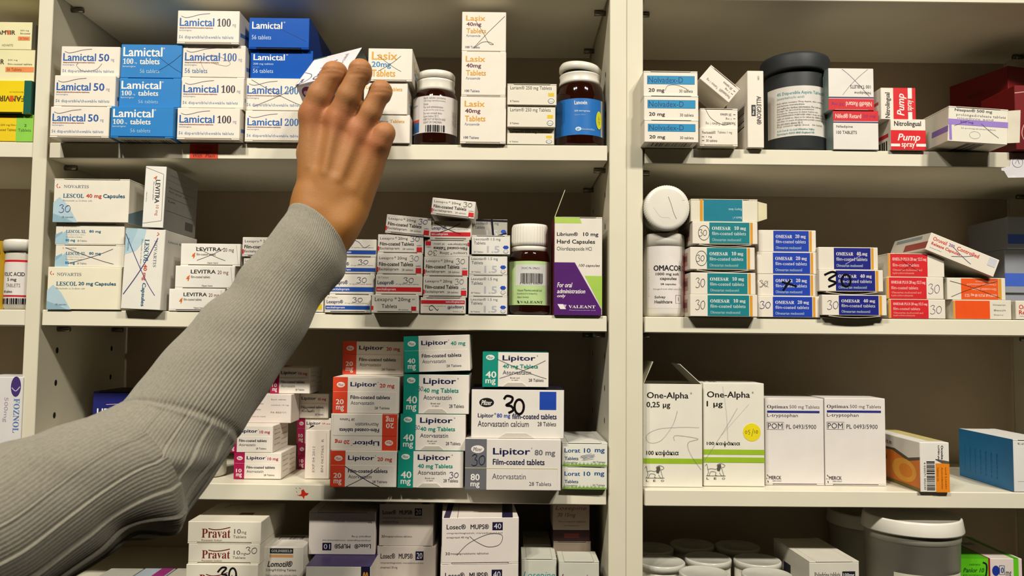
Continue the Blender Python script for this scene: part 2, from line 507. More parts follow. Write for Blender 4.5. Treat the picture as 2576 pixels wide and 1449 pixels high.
LSX4 = dict(F=[t(.09, .09, .53, .22, 'Lasix', '#e0a32c', 'b'), t(.10, .26, .44, .38, '40mg', '#5d1c33', 'b'), t(.10, .41, .55, .53, 'Tablets', '#e0a32c', 'b'),
     t(.10, .565, .42, .62, 'Furosemide', '#6c7396', 'i'), t(.08, .85, .18, .90, '100', '#3d4470', 'b'), t(.20, .85, .41, .905, 'Tablets', '#59608a')], d=.07, slit='b')
LSX2 = dict(F=[t(.08, .1, .66, .35, 'Lasix', '#e0a32c', 'b'), t(.08, .40, .52, .62, '20mg', '#2f86bd', 'b'), t(.08, .65, .62, .86, 'Tablets', '#e0a32c', 'b')],
     R=[t(.2, .2, .8, .4, 'Lasix', '#e0b24c', 'b'), t(.2, .45, .7, .65, '20mg', '#5f9fc4', 'b')], d=.095, B=[bar(.3, .02, .7, .2, 14)], slit='b')
LSX2B = dict(F=[t(.05, .12, .25, .22, 'Lasix', '#e0a32c', 'b'), t(.32, .2, .52, .31, '20mg', '#2f86bd', 'b'), t(.56, .17, .88, .28, 'Tablets', '#e0a32c', 'b')],
     R=LSX2['R'], d=.09)
LAR = dict(base='#e9e2cd', F=[t(.06, .10, .90, .32, 'Lariam® 250 mg Tablets', '#33343f'), r(.83, .42, .95, .58, '#ecc629'), e(.89, .8, .065, .12, '#4e5a6a'), e(.89, .8, .055, .095, WH), t(.85, .76, .93, .84, 'Roche', '#4e5a6a'),
     t(.06, .78, .24, .86, '8 Tablets', '#6d6c6c')], slit='t', d=.06)
NOL = dict(F=[r(.065, .19, .945, .53, '#12699c'), r(.072, .205, .938, .515, '#1f8fc0'), t(.09, .24, .73, .47, 'Nolvadex-D', '#1b3a70'), t(.09, .69, .385, .88, '20 mg', K, 'b'), t(.66, .73, .91, .85, '30 tablets', '#54524f')],
     slit='t', d=.06, B=[bar(.1, .05, .9, .3, 30)])
NOC = dict(F=[t(.06, .16, .42, .33, 'Noctamid®', '#33302f', 's'), t(.47, .17, .85, .34, 'Tablets 1 mg', '#55504d'), l([(.06, .5), (.12, .5)], .5, K), t(.17, .43, .32, .56, '1 mg', '#55504d'),
     l([(.06, .7), (.12, .7)], .5, K), t(.17, .63, .46, .76, '30 tablets', '#55504d')], slit='b', d=.06)
ALG = dict(F=[t(.56, .33, .86, .70, 'ALLEGRON®', K, 'bd'), r(.24, .445, .50, .59, K), t(.29, .465, .45, .575, '25 mg', WH, 'bd'), t(.62, .07, .74, .12, '100', '#777', 'd')],
     L=[bar(.35, .42, .85, .7, 16, K, True)], d=.07)
NIF = dict(base='#ece6dc', F=[r(0, 0, 1, .27, '#d5202c'), t(.05, .08, .62, .20, 'Nifed® Retard', '#f2d8c8', 'b'), t(.66, .10, .94, .19, '20 mg', '#8c2a66', 'b'), r(0, .285, 1, .315, '#3d3768'),
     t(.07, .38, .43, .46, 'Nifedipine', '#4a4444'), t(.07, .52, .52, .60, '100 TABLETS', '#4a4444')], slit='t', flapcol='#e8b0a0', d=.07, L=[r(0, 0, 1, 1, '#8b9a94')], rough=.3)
PUM = [r(0, .36, 1, 1, '#dc1420'), t(.10, .06, .87, .27, 'Nitrolingual', K, 'b'), t(.19, .47, .84, .77, 'Pump', WH, 'bi'), r(0, .80, .26, .89, WH), r(.72, .80, 1, .89, WH), t(.3, .78, .68, .96, 'spray', WH, 'b')]
NIT = dict(F=PUM, L=[r(.1, .42, .9, .55, '#d5303a'), bar(.15, .65, .85, .97, 10)], d=.055)
NIT2 = dict(F=[r(.36, 0, 1, 1, '#dc1420'), t(.12, .15, .30, .95, 'Nitrolingual', K, 'bu'), t(.46, .18, .74, .88, 'Pump', WH, 'biu'), r(.78, 0, .9, .34, WH), r(.78, .76, .9, 1, WH), t(.77, .38, .94, .72, 'spray', WH, 'bu')],
     L=[r(.1, .4, .9, .5, '#d5303a'), bar(.2, .65, .8, .95, 8)], d=.055)
FAM = dict(base='#eee6b4', F=[t(.55, .30, .77, .46, 'FAMVIR', '#4a3d2c', 'B'), r(.67, .30, .70, .46, '#d8602c'), t(.82, .28, .95, .34, '250 mg', '#5a533c'), t(.82, .38, .97, .44, 'film-coated', '#5a533c'), r(.79, .52, .97, .66, '#ee8f52'), t(.82, .55, .95, .63, '56 Tablets', '#6b3520'),
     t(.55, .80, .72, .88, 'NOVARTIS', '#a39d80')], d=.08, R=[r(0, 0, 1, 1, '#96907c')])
FAM2 = dict(FAM, F=[t(.45, .30, .72, .46, 'FAMVIR', '#4a3d2c', 'B'), t(.80, .30, .91, .36, '250 mg', '#5a533c'), t(.80, .42, .99, .48, 'film-coated tablets', '#5a533c'), r(.78, .54, 1, .70, '#ee8f52'), t(.80, .57, .90, .67, '56 Tablets', '#6b3520')])
FAM3 = dict(base='#f2d522', F=[t(.10, .36, .50, .54, 'FAMVIR', '#5b4a18', 'B'), r(.27, .36, .33, .54, '#dd5a1c'), t(.12, .62, .34, .67, 'famciclovir', '#a08a20'), r(0, 0, .11, 1, '#0d5a4a')], d=.08, rough=.25, R=[r(0, 0, 1, 1, '#0d4a3c')], L=[r(0, 0, 1, 1, '#0d4a3c')], slit='t', flapcol='#1c2a22')
FAM4 = dict(base='#f0cf1c', F=[r(.74, 0, 1, 1, '#8ecf4c'), t(.86, .35, .90, .45, '2', '#2d5220', 'b'), t(.77, .52, .97, .63, 'Tablets', '#2d5220'), t(.40, .35, .68, .44, '250 mg film-', '#8a7318'), t(.36, .52, .70, .61, 'coated Tablets', '#8a7318')], d=.08)
LSCR = '#cf4a35'
def lescol(mg, c2, thin=False):
    F = [p([(.0, .55), (.08, .42), (.19, .60), (.33, 1.0), (0, 1)], '#b5cfd9'), p([(.0, .8), (.16, .9), (.28, 1), (0, 1)], '#93b4c2')]
    return F
LE4 = dict(base='#ece5d2', F=lescol(40, '')+[sl([(.05, .12), (.035, .17), (.055, .22)], .7, LSCR), e(.075, .2, .008, .015, LSCR), t(.13, .145, .46, .215, 'NOVARTIS', '#8a8d94', 's'), t(.125, .345, .40, .44, 'LESCOL', '#1f6387', 's'), t(.43, .345, .635, .46, '40 mg', LSCR, 'b'),
     t(.655, .345, .945, .46, 'Capsules', '#1f5f80', 'b'), t(.125, .48, .51, .52, 'Fluvastatin as Sodium salt', '#a9b3b5'), t(.12, .86, .27, .91, '28 capsules', '#6f8b96')]+pen30(.08, .6, .23, .78, '#565890', .5), slit='t', d=.08, R=[p([(0, .8), (.6, .5), (.6, 1), (0, 1)], '#6d8794')])
LE2 = dict(base='#efe8cc', F=lescol(20, '')+[sl([(.05, .10), (.035, .15), (.055, .19)], .7, LSCR), e(.075, .17, .008, .015, LSCR), t(.125, .135, .455, .21, 'NOVARTIS', '#8a8d94', 's'), t(.12, .345, .40, .44, 'LESCOL', '#1f6387', 's'), t(.42, .345, .62, .45, '20 mg', '#1f5f80', 'b'),
     t(.64, .345, .93, .45, 'Capsules', '#1f5f80', 'b'), t(.12, .48, .51, .52, 'Fluvastatin as Sodium salt', '#a9b3b5'), t(.12, .86, .27, .91, '28 capsules', '#6f8b96')], d=.08)
LEX8 = dict(base='#ece5d2', F=[p([(0, .55), (.1, .4), (.1, 1), (0, 1)], '#8fb4c6'), p([(.0, .75), (.16, .35), (.20, 1), (0, 1)], '#a9c8d4'), sl([(.115, .13), (.108, .17), (.118, .21)], .4, LSCR), t(.14, .14, .30, .20, 'NOVARTIS', '#a5a5a2', 's'), t(.155, .33, .44, .47, 'LESCOL XL', '#2a6e92', 's'),
     t(.49, .33, .66, .48, '80 mg', '#2a6e92', 'b'), t(.155, .53, .43, .58, 'Prolonged release tablets', '#9eabb0'), t(.155, .63, .39, .68, 'Fluvastatin as Sodium', '#9eabb0'), t(.15, .75, .29, .90, '80 mg', '#2a86b0', 'b'), t(.32, .79, .46, .87, '28 Tablets', '#8a9ba2')], slit='t', d=.085)
LE4V = dict(base='#ebe6da', F=[p([(0, 0), (.52, 0), (.46, .16), (.28, .28), (0, .33)], '#b9d3dc'), p([(.02, .0), (.30, 0), (.16, .2), (.0, .33)], '#a8c6d2'), t(.74, .14, .82, .47, 'NOVARTIS', '#8a8d94', 'sd'), sl([(.8, .04), (.84, .06), (.79, .08)], .7, LSCR),
     t(.49, .13, .61, .42, 'LESCOL', '#1f6387', 'sd'), t(.48, .44, .60, .64, '40 mg', LSCR, 'bd'), t(.48, .67, .60, .96, 'Capsules', '#1f5f80', 'bd'), t(.41, .13, .45, .5, 'Fluvastatin as Sodium salt', '#a9b3b5', 'd'), t(.06, .12, .10, .28, '28 capsules', '#6f8b96', 'd')]+penX(.0, .07, .84, .82, '#3c3e80', .7), d=.10,
     R=[t(.1, .12, .7, .16, 'Lescol 40 mg', '#3f7b94'), t(.55, .3, .95, .33, 'capsules', '#8a9aa0'), t(.55, .35, .95, .38, 'store below', '#8a9aa0'), t(.55, .4, .95, .43, 'keep out', '#8a9aa0')])
LEV = lambda: [e(.21, .5, .012, .05, '#e5a33a'), t(.185, .40, .245, .66, '4', '#d9641e', 'bi'), t(.26, .165, .68, .33, 'LEVITRA', '#2d2a2a', 'b'), t(.71, .19, .89, .40, '20 mg', '#7e4030'), t(.265, .42, .585, .53, 'film-coated tablets', '#63594f'), t(.45, .82, .63, .91, 'Open here', '#4a4540'),
     l([(.93, .05), (.97, .95)], .3, '#b9b2a2')]
LV2 = dict(base='#efeade', F=LEV(), d=.09, slit='b', T=[l([(.1, .1), (.9, .1)], .3, '#cfc8b8')])
LV1 = dict(base='#ece8de', F=[t(.52, .22, .74, .60, 'LEVITRA', '#2d2a2a', 'bd'), t(.55, .63, .74, .80, '10 mg', '#c25e3a', 'd'), t(.40, .155, .58, .215, '4', '#d9641e', 'bi'), t(.42, .25, .47, .55, 'film-coated tablets', '#63594f', 'd'), t(.10, .42, .15, .58, 'Open here', '#4a4540', 'd'), l([(.88, .12), (.9, .88)], .4, '#8f8878'), l([(.02, .93), (.9, .88)], .4, '#b5ad9c'), l([(.02, .02), (.86, .12)], .4, '#b5ad9c')],
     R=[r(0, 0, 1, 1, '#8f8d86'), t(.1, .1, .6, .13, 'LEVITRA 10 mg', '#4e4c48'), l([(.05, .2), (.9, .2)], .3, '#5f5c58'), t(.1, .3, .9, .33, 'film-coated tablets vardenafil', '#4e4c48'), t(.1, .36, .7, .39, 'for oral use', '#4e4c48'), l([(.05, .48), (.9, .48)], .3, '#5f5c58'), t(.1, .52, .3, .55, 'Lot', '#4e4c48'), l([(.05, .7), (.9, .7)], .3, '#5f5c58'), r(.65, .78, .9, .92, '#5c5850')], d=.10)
def lexa(hc='#6a6a78', two=False, n=0):
    F = [t(.05, .14, .36, .31, 'Lexapro', '#2b2a2c'), t(.38, .13, .42, .21, '®', '#2b2a2c'), t(.45, .14, .66, .31, '20mg', '#2b2a2c'), t(.045, .40, .80, .58, 'Film-coated Tablets', '#232226', 'b'), t(.045, .66, .48, .82, 'Escitalopram', '#4a4646'),
         r(0, .63, .035, .85, '#d8202a'), r(.86, .66, .98, .90, '#d8202a'), t(.55, .70, .80, .79, '28 tablets', '#88837c'), t(.86, .52, .97, .60, 'Lundbeck', '#6d7aa5')]
    return dict(base='#e6dfd3', F=F+pen30(.72, .08, .92, .36, hc, .4), slit='b', d=.075)
LXP = lexa()
LXT = dict(base='#ece6d8', F=[t(.07, .14, .46, .42, 'Lexapro', '#232226'), t(.49, .14, .55, .24, '®', '#2b2a2c'), t(.57, .14, .84, .40, '20mg', '#232226'), t(.22, .52, .55, .73, 'Tablets', '#232226'), t(.58, .78, .80, .85, '28 tablets', '#88837c'), r(0, .62, .045, .84, '#d8202a'), r(.86, .64, .965, .86, '#d8202a'), t(.87, .2, .93, .27, 'TM', '#777')], slit='b', d=.075)
def lexband(c, pen=True):
    F = [t(.05, .08, .28, .17, '28 Tablets', '#88837c'), t(.045, .26, .40, .53, 'Lexapro®', '#1f2c66', 'b'), t(.44, .42, .93, .49, '15 mg film-coated tablets', '#6d6a6a'), r(.02, .60, .985, .82, c), t(.04, .635, .44, .80, 'escitalopram', '#e8e4ee', 'b')]
    if pen: F += pen30(.6, .12, .82, .4, '#3c3f6e', .45)
    return dict(base='#ebe4d6', F=F, slit='b', d=.075)
LXB, LXR = lexband('#1f4ea6'), lexband('#d1222c')
LXB2 = dict(LXB, F=LXB['F'][:5]+[sl([(.1, .5), (.25, .55), (.45, .08), (.6, .15), (.72, .45), (.85, .3)], .4, '#3c3f6e')])
LXRX = dict(LXR, F=LXR['F'][:5]+penX(.1, .1, .75, .7, K, .6))
LXR2 = dict(LXR, F=LXR['F'][:5])
LXY = dict(base='#ebe4d6', F=[r(.55, .5, .97, .85, '#e6c51f'), t(.1, .15, .9, .35, 'Lexapro®', '#1f2c66', 'b')], d=.075)
LOT = dict(base='#e6e1d6', F=[t(.06, .13, .75, .31, 'Lexotan® 1.5 mg', '#3b3f52'), t(.06, .33, .36, .48, 'Tablets', '#3b3f52'), t(.40, .55, .73, .90, '1.5', '#b9bcc4', 'b'), p([(.81, .62), (.85, .53), (.93, .53), (.97, .62), (.93, .71), (.85, .71)], '#2348b4'),
     e(.89, .84, .065, .09, '#5e6676'), e(.89, .84, .055, .07, WH), t(.85, .81, .93, .87, 'Roche', '#5e6676'), t(.06, .83, .30, .90, '30 Tablets', '#6b6a70')], d=.075, slit='t')
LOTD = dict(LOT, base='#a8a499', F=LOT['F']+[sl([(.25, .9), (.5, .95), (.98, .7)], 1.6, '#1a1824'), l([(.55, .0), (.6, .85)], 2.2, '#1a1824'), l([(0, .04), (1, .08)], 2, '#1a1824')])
LIB = dict(base='#e9e2d4', F=[p([(.0, 0), (.52, 0), (.57, .065), (0, .065)], '#b4d05e'), t(.05, .155, .49, .195, 'Librium®', '#26232a', 'b'), t(.60, .155, .92, .205, '10 mg', '#26232a', 'b'), t(.05, .23, .85, .285, 'Hard Capsules', '#26232a', 'b'), t(.05, .305, .78, .355, 'Chlordiazepoxide HCl', '#4b474a'), t(.51, .48, .95, .515, '100 capsules', '#3a363a', 'i'),
     p([(.64, .60), (1, .60), (1, .935)], '#a9cd55'), p([(0, .465), (.43, .465), (.985, .935), (.985, 1), (0, 1)], '#521a6b'), l([(.43, .465), (.985, .935)], .5, '#c9b8cf'), t(.06, .67, .38, .72, 'For oral', WH, 'bi'), t(.06, .735, .65, .78, 'administration', WH, 'bi'), t(.06, .79, .24, .83, 'only', WH, 'bi'),
     p([(.07, .89), (.19, .89), (.25, .94), (.13, .94)], WH), p([(.19, .895), (.26, .895), (.23, .93)], '#c9b8cf'), t(.30, .90, .86, .93, 'VALEANT', WH, 's'), t(.32, .945, .86, .955, 'Pharmaceuticals Ltd', '#c9b8cf')], d=.06, L=[r(0, 0, 1, 1, '#7a2236')])
OG = '#dd9a2a'
def omes(mg, c, hand=None, white=.23):
    F = [r(white+.03, .03, .875, .97, c), r(.885, .03, .925, .97, OG), t(white+.07, .22, .585 if mg != 'x' else .6, .37, 'OMESAR', WH, 's'), t(.64, .20, .82, .40, mg+' mg', WH, 's'), t(white+.07, .45, .82, .60, 'film-coated tablets', '#e8e8e8', ''), t(white+.07, .74, .74, .87, 'Olmesartan medoxomil', '#bcd5da', '')]
    return dict(base='#ece3d2', F=F+(hand or []), d=.07, L=[r(.1, .2, .85, .8, '#c9a596'), r(.3, .35, .8, .6, '#8a6a66')])
TEAL, BL2, BL4 = '#157f86', '#1b3fae', '#1a2080'
OM10 = omes('10', TEAL, pen30(.08, .25, .22, .70, '#3b3a44', .45))
OM10C = omes('10', TEAL, pen30(.10, .35, .22, .65, '#3b3a44', .4)+[l([(.175+.085*math.cos(q/3), .5+.33*math.sin(q/3)) for q in range(20)], .4, '#3b3a44')])
OMTOP = dict(base='#e6dfc9', F=[r(.135, .03, .18, .97, OG), r(.19, .03, .77, .97, '#137d92'), l([(.775, .03), (.775, .97)], .6, WH), t(.56, .38, .76, .50, 'Expiry date:', '#cfe2e6', 'f'), t(.62, .76, .76, .87, 'Batch n°:', '#cfe2e6', 'f')], slit='t', d=.07)
OM20 = omes('20', BL2); OM20P = omes('20', BL2, pen30(.03, .25, .20, .6, '#2c2a7a', .5), .21)
OM20X = omes('20', BL2, [l([(.55, .25), (.42, .75)], 2.2, '#0b0b12'), l([(.40, .35), (.65, .55)], 2.0, '#0b0b12')]+penX(.03, .3, .18, .6, '#666', .3)+pen30(.03, .28, .17, .6, '#666', .3))
OM40 = omes('40', BL4, pen30(.08, .28, .25, .72, '#3b3f63', .45)); OM40M = omes('40', BL4, [sl([(.08, .25), (.2, .1), (.27, .2), (.15, .45), (.26, .6), (.14, .8)], 2.2, '#0b0b12'), l([(.42+.07*math.cos(q/3), .5+.28*math.sin(q/3)) for q in range(20)], 2.2, '#0b0b12')]); OM40W = omes('40', BL4)
for k_ in (OM40W,): k_['rough'] = .2
def plus(c='#d8252a', hand=None):
    return dict(base='#ece3d2', F=[r(.0, .02, .035, .98, OG), r(.04, .02, .70, .98, c), t(.08, .17, .68, .34, 'OMESAR PLUS 20 mg /12.5 mg', '#f3dcd6', 's'), t(.08, .42, .55, .56, 'film-coated tablets', '#f0d0c6'), t(.08, .65, .60, .75, 'Olmesartan medoxomil and', '#efb9a8'), t(.08, .80, .46, .90, 'hydrochlorothiazide', '#efb9a8')]+(hand or []), d=.07)
PL1 = plus(hand=pen30(.73, .3, .93, .75, '#4a4a7a', .4)); PL3 = plus(hand=penX(.2, .2, .55, .75, '#3a2a2a', .35)); PL3['slit'] = 't'
OR1 = dict(base='#e6dfcc', F=[r(.0, .03, .03, .97, OG), r(.035, .03, .63, .97, '#f0561a'), t(.68, .2, .9, .28, 'Olmesartan', '#777'), t(.70, .48, .9, .56, 'Batch', '#777'), t(.70, .73, .86, .8, 'Expiry', '#777')], d=.07)
OR2 = dict(base='#e9e2d0', F=[r(.07, .03, .12, .97, OG), r(.125, .03, .76, .97, '#ee5a1c'), t(.16, .14, .70, .30, 'OMESAR PLUS 40 mg /12.5', '#f6e3d2', 's'), t(.16, .42, .58, .54, 'film-coated tablets', '#f3cdb6'), t(.16, .65, .66, .74, 'Olmesartan medoxomil', '#f3cdb6'), t(.16, .8, .52, .88, 'hydrochlorothiazide', '#f3cdb6')]+penX(.1, .1, .95, .85, '#33262a', .4), d=.07)
ORU = dict(base='#ece2d0', F=[t(.05, .15, .25, .36, 'Oruvail', '#d8382a', 'b'), t(.28, .17, .36, .34, '200', '#7b3fa0', 'b'), t(.40, .15, .72, .36, 'Controlled', '#d8382a', 'b'), t(.05, .45, .47, .66, 'Release Capsules', '#d8382a', 'b'), t(.05, .74, .22, .82, 'ketoprofen', '#7fa9c4'), r(.86, .06, .97, .5, '#cfd0d6')]+penX(.35, .3, .65, .8, '#4a5580', .4), d=.09, L=[r(.4, .5, 1, .9, '#b05a50'), r(.1, .1, .8, .3, '#9aa6a6')])
OR9 = dict(base='#ece2d0', F=[t(.08, .2, .5, .45, 'Oruvail', '#d8382a', 'b'), t(.08, .5, .55, .72, 'Release', '#d8382a', 'b'), t(.1, .78, .4, .85, 'ketoprofen', '#7fa9c4')], d=.07)
GRY = dict(base='#8f939c', F=[r(0.02, .12, 1, .2, '#2c47a4'), r(.05, .4, .18, .72, '#5f6a66'), t(.22, .3, .9, .36, 'Prolonged release tablets', '#4a5a9c'), t(.22, .45, .8, .51, 'for oral administration', '#4a5a9c'), t(.22, .6, .9, .66, 'Keep out of the reach', '#4a5a9c'), t(.22, .75, .7, .81, 'of children', '#4a5a9c')], d=.05, R=[r(.0, .55, 1, .85, '#3d5fc0')])
PFW = '#f1e8df'
def pfz(cu, cv, ru, rv, bg, fg): return [e(cu, cv, ru, rv, bg), t(cu-ru*.72, cv-rv*.5, cu+ru*.72, cv+rv*.55, 'Pfizer', fg, 'bi')]
def lip(mg, c, sc, panel=True, hand=None):
    F = [r(0, 0, .225, 1, c)]+pfz(.12, .21, .062, .075, PFW, c)+[t(.265, .13, .665, .29, 'Lipitor', NAVY, 'b'), t(.675, .12, .69, .15, '®', NAVY), t(.71, .17, .935, .31, mg+' mg', sc, 'b')]
    F2 = [r(.003, .402, .225, .985, c), t(.05, .61, .17, .75, mg, WH, 'b'), t(.055, .79, .175, .95, 'mg', WH, 'b'), t(.27, .50, .87, .60, 'Film-coated tablets', '#2a2c48', 'b'), t(.275, .655, .63, .755, 'Atorvastatin', '#6b6a70'), t(.64, .81, .865, .875, '28 Tablets', '#55525a')]
    return dict(base='#efe6d8', F=F, F2=F2+(hand or []), fv=.40, d=.085, slit='')
LP20 = lip('20', '#e2472a', '#d8452a'); LP20X = lip('20', '#e2472a', '#d8452a', hand=penX(.22, .42, .75, .98, '#1e2250', .5)); LP40F = lip('40', '#12907c', '#1b9a84')
def lip40(hand=None):
    F = [r(0, 0, .235, 1, '#12907c')]+pfz(.115, .155, .065, .075, PFW, '#12907c')+[t(.045, .55, .21, .74, '40', WH, 'b'), t(.045, .78, .20, .95, 'mg', WH, 'b'), t(.30, .09, .80, .28, 'Lipitor', NAVY, 'b'), t(.82, .08, .84, .12, '®', NAVY), t(.305, .345, .84, .49, '40 mg Tablets', '#14967f', 'b'), t(.305, .52, .735, .635, 'Atorvastatin', '#5f5f68'),
         t(.42, .71, .56, .75, 'Break seal', '#55525a'), t(.44, .78, .54, .82, 'to open', '#55525a'), t(.70, .75, .925, .835, '28 Tablets', '#55525a')]
    return dict(base='#eee6da', F=F+(hand or []), d=.085, seal=(.30, .68, .13, '#ddd5c6'), L=[r(.0, 0, 1, 1, '#d5cec2')], T=[r(0, 0, 1, 1, '#107a6a')])
LP40 = lip40(pen30(.22, .3, .30, .42, '#5d6b8a', .35)); LP40P = lip40(pen30(.79, .56, .93, .72, '#50508a', .5)); LP40X = lip40(penX(.22, .2, .97, .75, '#33333a', .35))
LP10 = dict(lip('10', '#b0174f', '#c02a56'), d=.075, R=[t(.1, .15, .45, .2, 'Lipitor 10 mg', '#77706c'), t(.55, .2, .9, .25, 'Film-coated', '#8a837c'), t(.1, .3, .45, .35, 'tablets each', '#8a837c'), t(.55, .4, .9, .45, 'Atorvastatin', '#8a837c'), t(.1, .5, .45, .55, 'contains', '#8a837c'), t(.55, .6, .9, .65, 'calcium 10', '#8a837c'), t(.1, .7, .45, .75, 'store below', '#8a837c'), t(.55, .8, .9, .85, 'keep away', '#8a837c')], T=[r(0, 0, .225, 1, '#a8154a')])
LP10S = dict(base='#e6d9cf', F=[t(.1, .15, .4, .2, 'Lipitor 10 mg', '#77706c'), t(.6, .15, .9, .2, 'Each tablet', '#8a837c'), t(.1, .3, .45, .35, 'Film-coated tablets', '#8a837c'), t(.6, .35, .95, .4, 'contains 10 mg', '#8a837c'), t(.1, .5, .4, .55, 'Atorvastatin', '#8a837c'), t(.6, .6, .9, .65, 'PA 822/1/1', '#8a837c'), t(.1, .75, .5, .8, 'Keep out of reach', '#8a837c')], d=.06)
EXP = dict(base='#efe2d4', F=[t(.30, .33, .40, .86, 'EXP 04 2012', '#8a8178', 'u'), t(.66, .18, .76, .86, 'BN 0627065  R', '#8a8178', 'u'), l([(.86, .06), (.88, .94)], .3, '#cfc2b2')], L=[r(.6, 0, .9, 1, '#b0553f')], d=.07)
LP8W = dict(base='#ece5da', F=pfz(.163, .27, .08, .095, K, WH)+[r(.735, .04, .915, .41, '#2147ad'), t(.07, .49, .24, .60, 'Lipitor', NAVY, 'b'), t(.245, .48, .27, .52, '®', NAVY), t(.275, .49, .42, .60, '80 mg', '#2147ad', 'b'), t(.44, .49, .92, .60, 'film-coated tablets', NAVY, 'b'), t(.07, .64, .62, .76, 'Atorvastatin calcium', '#45434c'), t(.715, .655, .915, .74, '28 Tablets', '#45434c')]
     +[sl([(.35, .2), (.38, .13), (.44, .16), (.43, .25), (.375, .32), (.43, .34), (.45, .42), (.40, .48)], 2.3, '#140d10'), l([(.515+.05*math.cos(q/3), .35+.15*math.sin(q/3)) for q in range(20)], 2.3, '#140d10')], d=.08, seal=(.29, .68, .11, '#ddd5c8'), R=[r(0, 0, 1, 1, '#26357e')], T=[r(0, 0, 1, 1, '#232230')])
LP8G = dict(base='#e6dfd5', F=[r(0, 0, .225, 1, '#6c6c70')]+pfz(.13, .2, .068, .075, PFW, '#6c6c70')+[t(.29, .17, .68, .34, 'Lipitor', NAVY, 'b'), t(.69, .16, .70, .19, '®', NAVY), t(.725, .20, .94, .34, '80 mg', '#73737a', 'b'), t(.29, .385, .83, .50, 'Film-coated tablets', '#2a2c48', 'b')],
     fv=.565, F2=[r(.002, .567, .225, .988, '#6c6c70'), t(.06, .68, .155, .81, '80', WH, 'b'), t(.06, .85, .155, .96, 'mg', WH, 'b'), t(.285, .67, .635, .78, 'Atorvastatin', '#63616a'), t(.67, .83, .90, .905, '28 Tablets', '#55525a'), l([(.0, .568), (.965, .568)], .5, '#d8d48a')]+pen30(.07, .3, .21, .52, '#2b2f4e', .6), d=.08)
GRN = '#86b04e'
LOR = dict(base='#e9e6d8', F=[t(.05, .23, .40, .42, 'Lorat', '#22508c', 'b'), t(.48, .23, .63, .42, '10', '#22508c', 'b'), t(.72, .26, .94, .46, 'mg', '#22508c', 'b'), t(.055, .60, .36, .74, 'Tablets', '#33507c', 'b'), t(.055, .80, .34, .88, 'Loratadine', '#6a7c6a'), t(.68, .78, .95, .86, '30 Tablets', '#5e6c5e'), r(0, .93, 1, 1, GRN)]
     +[p([(u, 1), (u+.012, .93-.16*abs(math.sin(u*37))), (u+.024, 1)], GRN) for u in [x*.024 for x in range(1, 40)]], slit='t', d=.10, T=[r(.1, .2, .6, .5, '#8fae86')])
def alpha(u, mgw, n, sticker=False):
    F = [t(.06, .08, .77, .16, 'One-Alpha', '#1f1e1c', 'b'), t(.80, .08, .83, .10, '®', '#1f1e1c'), t(.055, .175, mgw, .245, u, '#1f1e1c', 'b')]
    y = {1: (.725, .775, .645, .70), 2: (.645, .695, .565, .61)}[n]
    F += [r(0, y[0], 1, y[1], '#9cbf2c'), t(.055, y[2]+.006, .315, y[3]-.008, '100 κα', '#2a2826', 'b'), t(.388, y[2], .6, y[3]-.008, 'άκια', '#2a2826', 'b'), l([(.352, y[2]), (.352, y[3]+.010)], .75, '#2a2826'), sl([(.331, y[2]+.016), (.332, y[3]-.022), (.342, y[3]-.010), (.352, y[3]-.008), (.363, y[3]-.010), (.373, y[3]-.022), (.374, y[2]+.016)], .75, '#2a2826')]
    if n == 2: F += [r(0, .72, 1, .77, '#9cbf2c')]
    b = {1: .80, 2: .785}[n]
    F += [l([(.04, b+.115), (.36, b+.115)], .35, K), t(.05, b+.13, .09, b+.15, 'L', K), t(.17, b+.13, .21, b+.15, 'E', K), t(.30, b+.13, .35, b+.15, 'O', K),
          sl([(.03, b+.02), (.05, b), (.065, b+.03), (.07, b+.05), (.13, b+.045), (.2, b+.05), (.24, b+.03)], .35, K), sl([(.07, b+.05), (.08, b+.08), (.06, b+.11), (.09, b+.11), (.12, b+.075), (.2, b+.08), (.19, b+.11), (.22, b+.11)], .35, K),
          sl([(.24, b+.03), (.22, b+.01), (.27, b-.005), (.32, b+.0), (.35, b+.015), (.33, b+.03), (.3, b+.035), (.31, b+.07), (.33, b+.11), (.29, b+.11), (.26, b+.08)], .35, K), p([(.23, b+.01), (.28, b), (.29, b+.03), (.26, b+.07), (.22, b+.06)], '#55524c')]
    return dict(base='#ece7d6', F=F, d=.06)
AL1 = alpha('0,25 µg', .46, 1); AL1['F'] += [sl([(.58, .26), (.5, .4), (.3, .55), (.1, .57), (.06, .5), (.25, .44), (.6, .42), (.95, .42)], .25, '#8d8799'), sl([(.53, .55), (.55, .5), (.93, .53), (.76, .57), (.8, .68), (.98, .83)], .3, '#8a8694')]
AL2 = alpha('1 µg', .32, 2); AL2['F'] += [sl([(.32, .03), (.38, .3), (.4, .56)], .2, '#a9a4b0'), sl([(.56, .24), (.35, .45), (.02, .75)], .3, '#8d8799'), sl([(.75, .2), (.3, .5)], .2, '#aaa4b0')]
OPT = dict(base='#e6dfd8', F=[t(.04, .075, .40, .125, 'Optimax', '#37343c', 's'), t(.42, .075, .93, .125, '500 mg Tablets', '#55525a'), r(.04, .14, .93, .166, '#2a2f83'), t(.04, .175, .56, .225, 'L-tryptophan', '#37343c'), fr(.035, .275, .32, .36, .3, '#45424a'), t(.05, .285, .30, .35, 'POM', '#45424a'), t(.36, .30, .87, .35, 'PL 0493/5900', '#55525a'),
     t(.06, .895, .27, .935, 'MERCK', '#45424a', 'b'), t(.12, .945, .27, .96, 'SERONO', '#66636a'), l([(.03, .88), (.05, .9)], .6, K), l([(.02, .92), (.03, .93)], .6, K), l([(.04, .95), (.05, .97)], .8, K)], d=.06, L=[r(0, 0, 1, 1, '#d8d2ca')], slit='b')
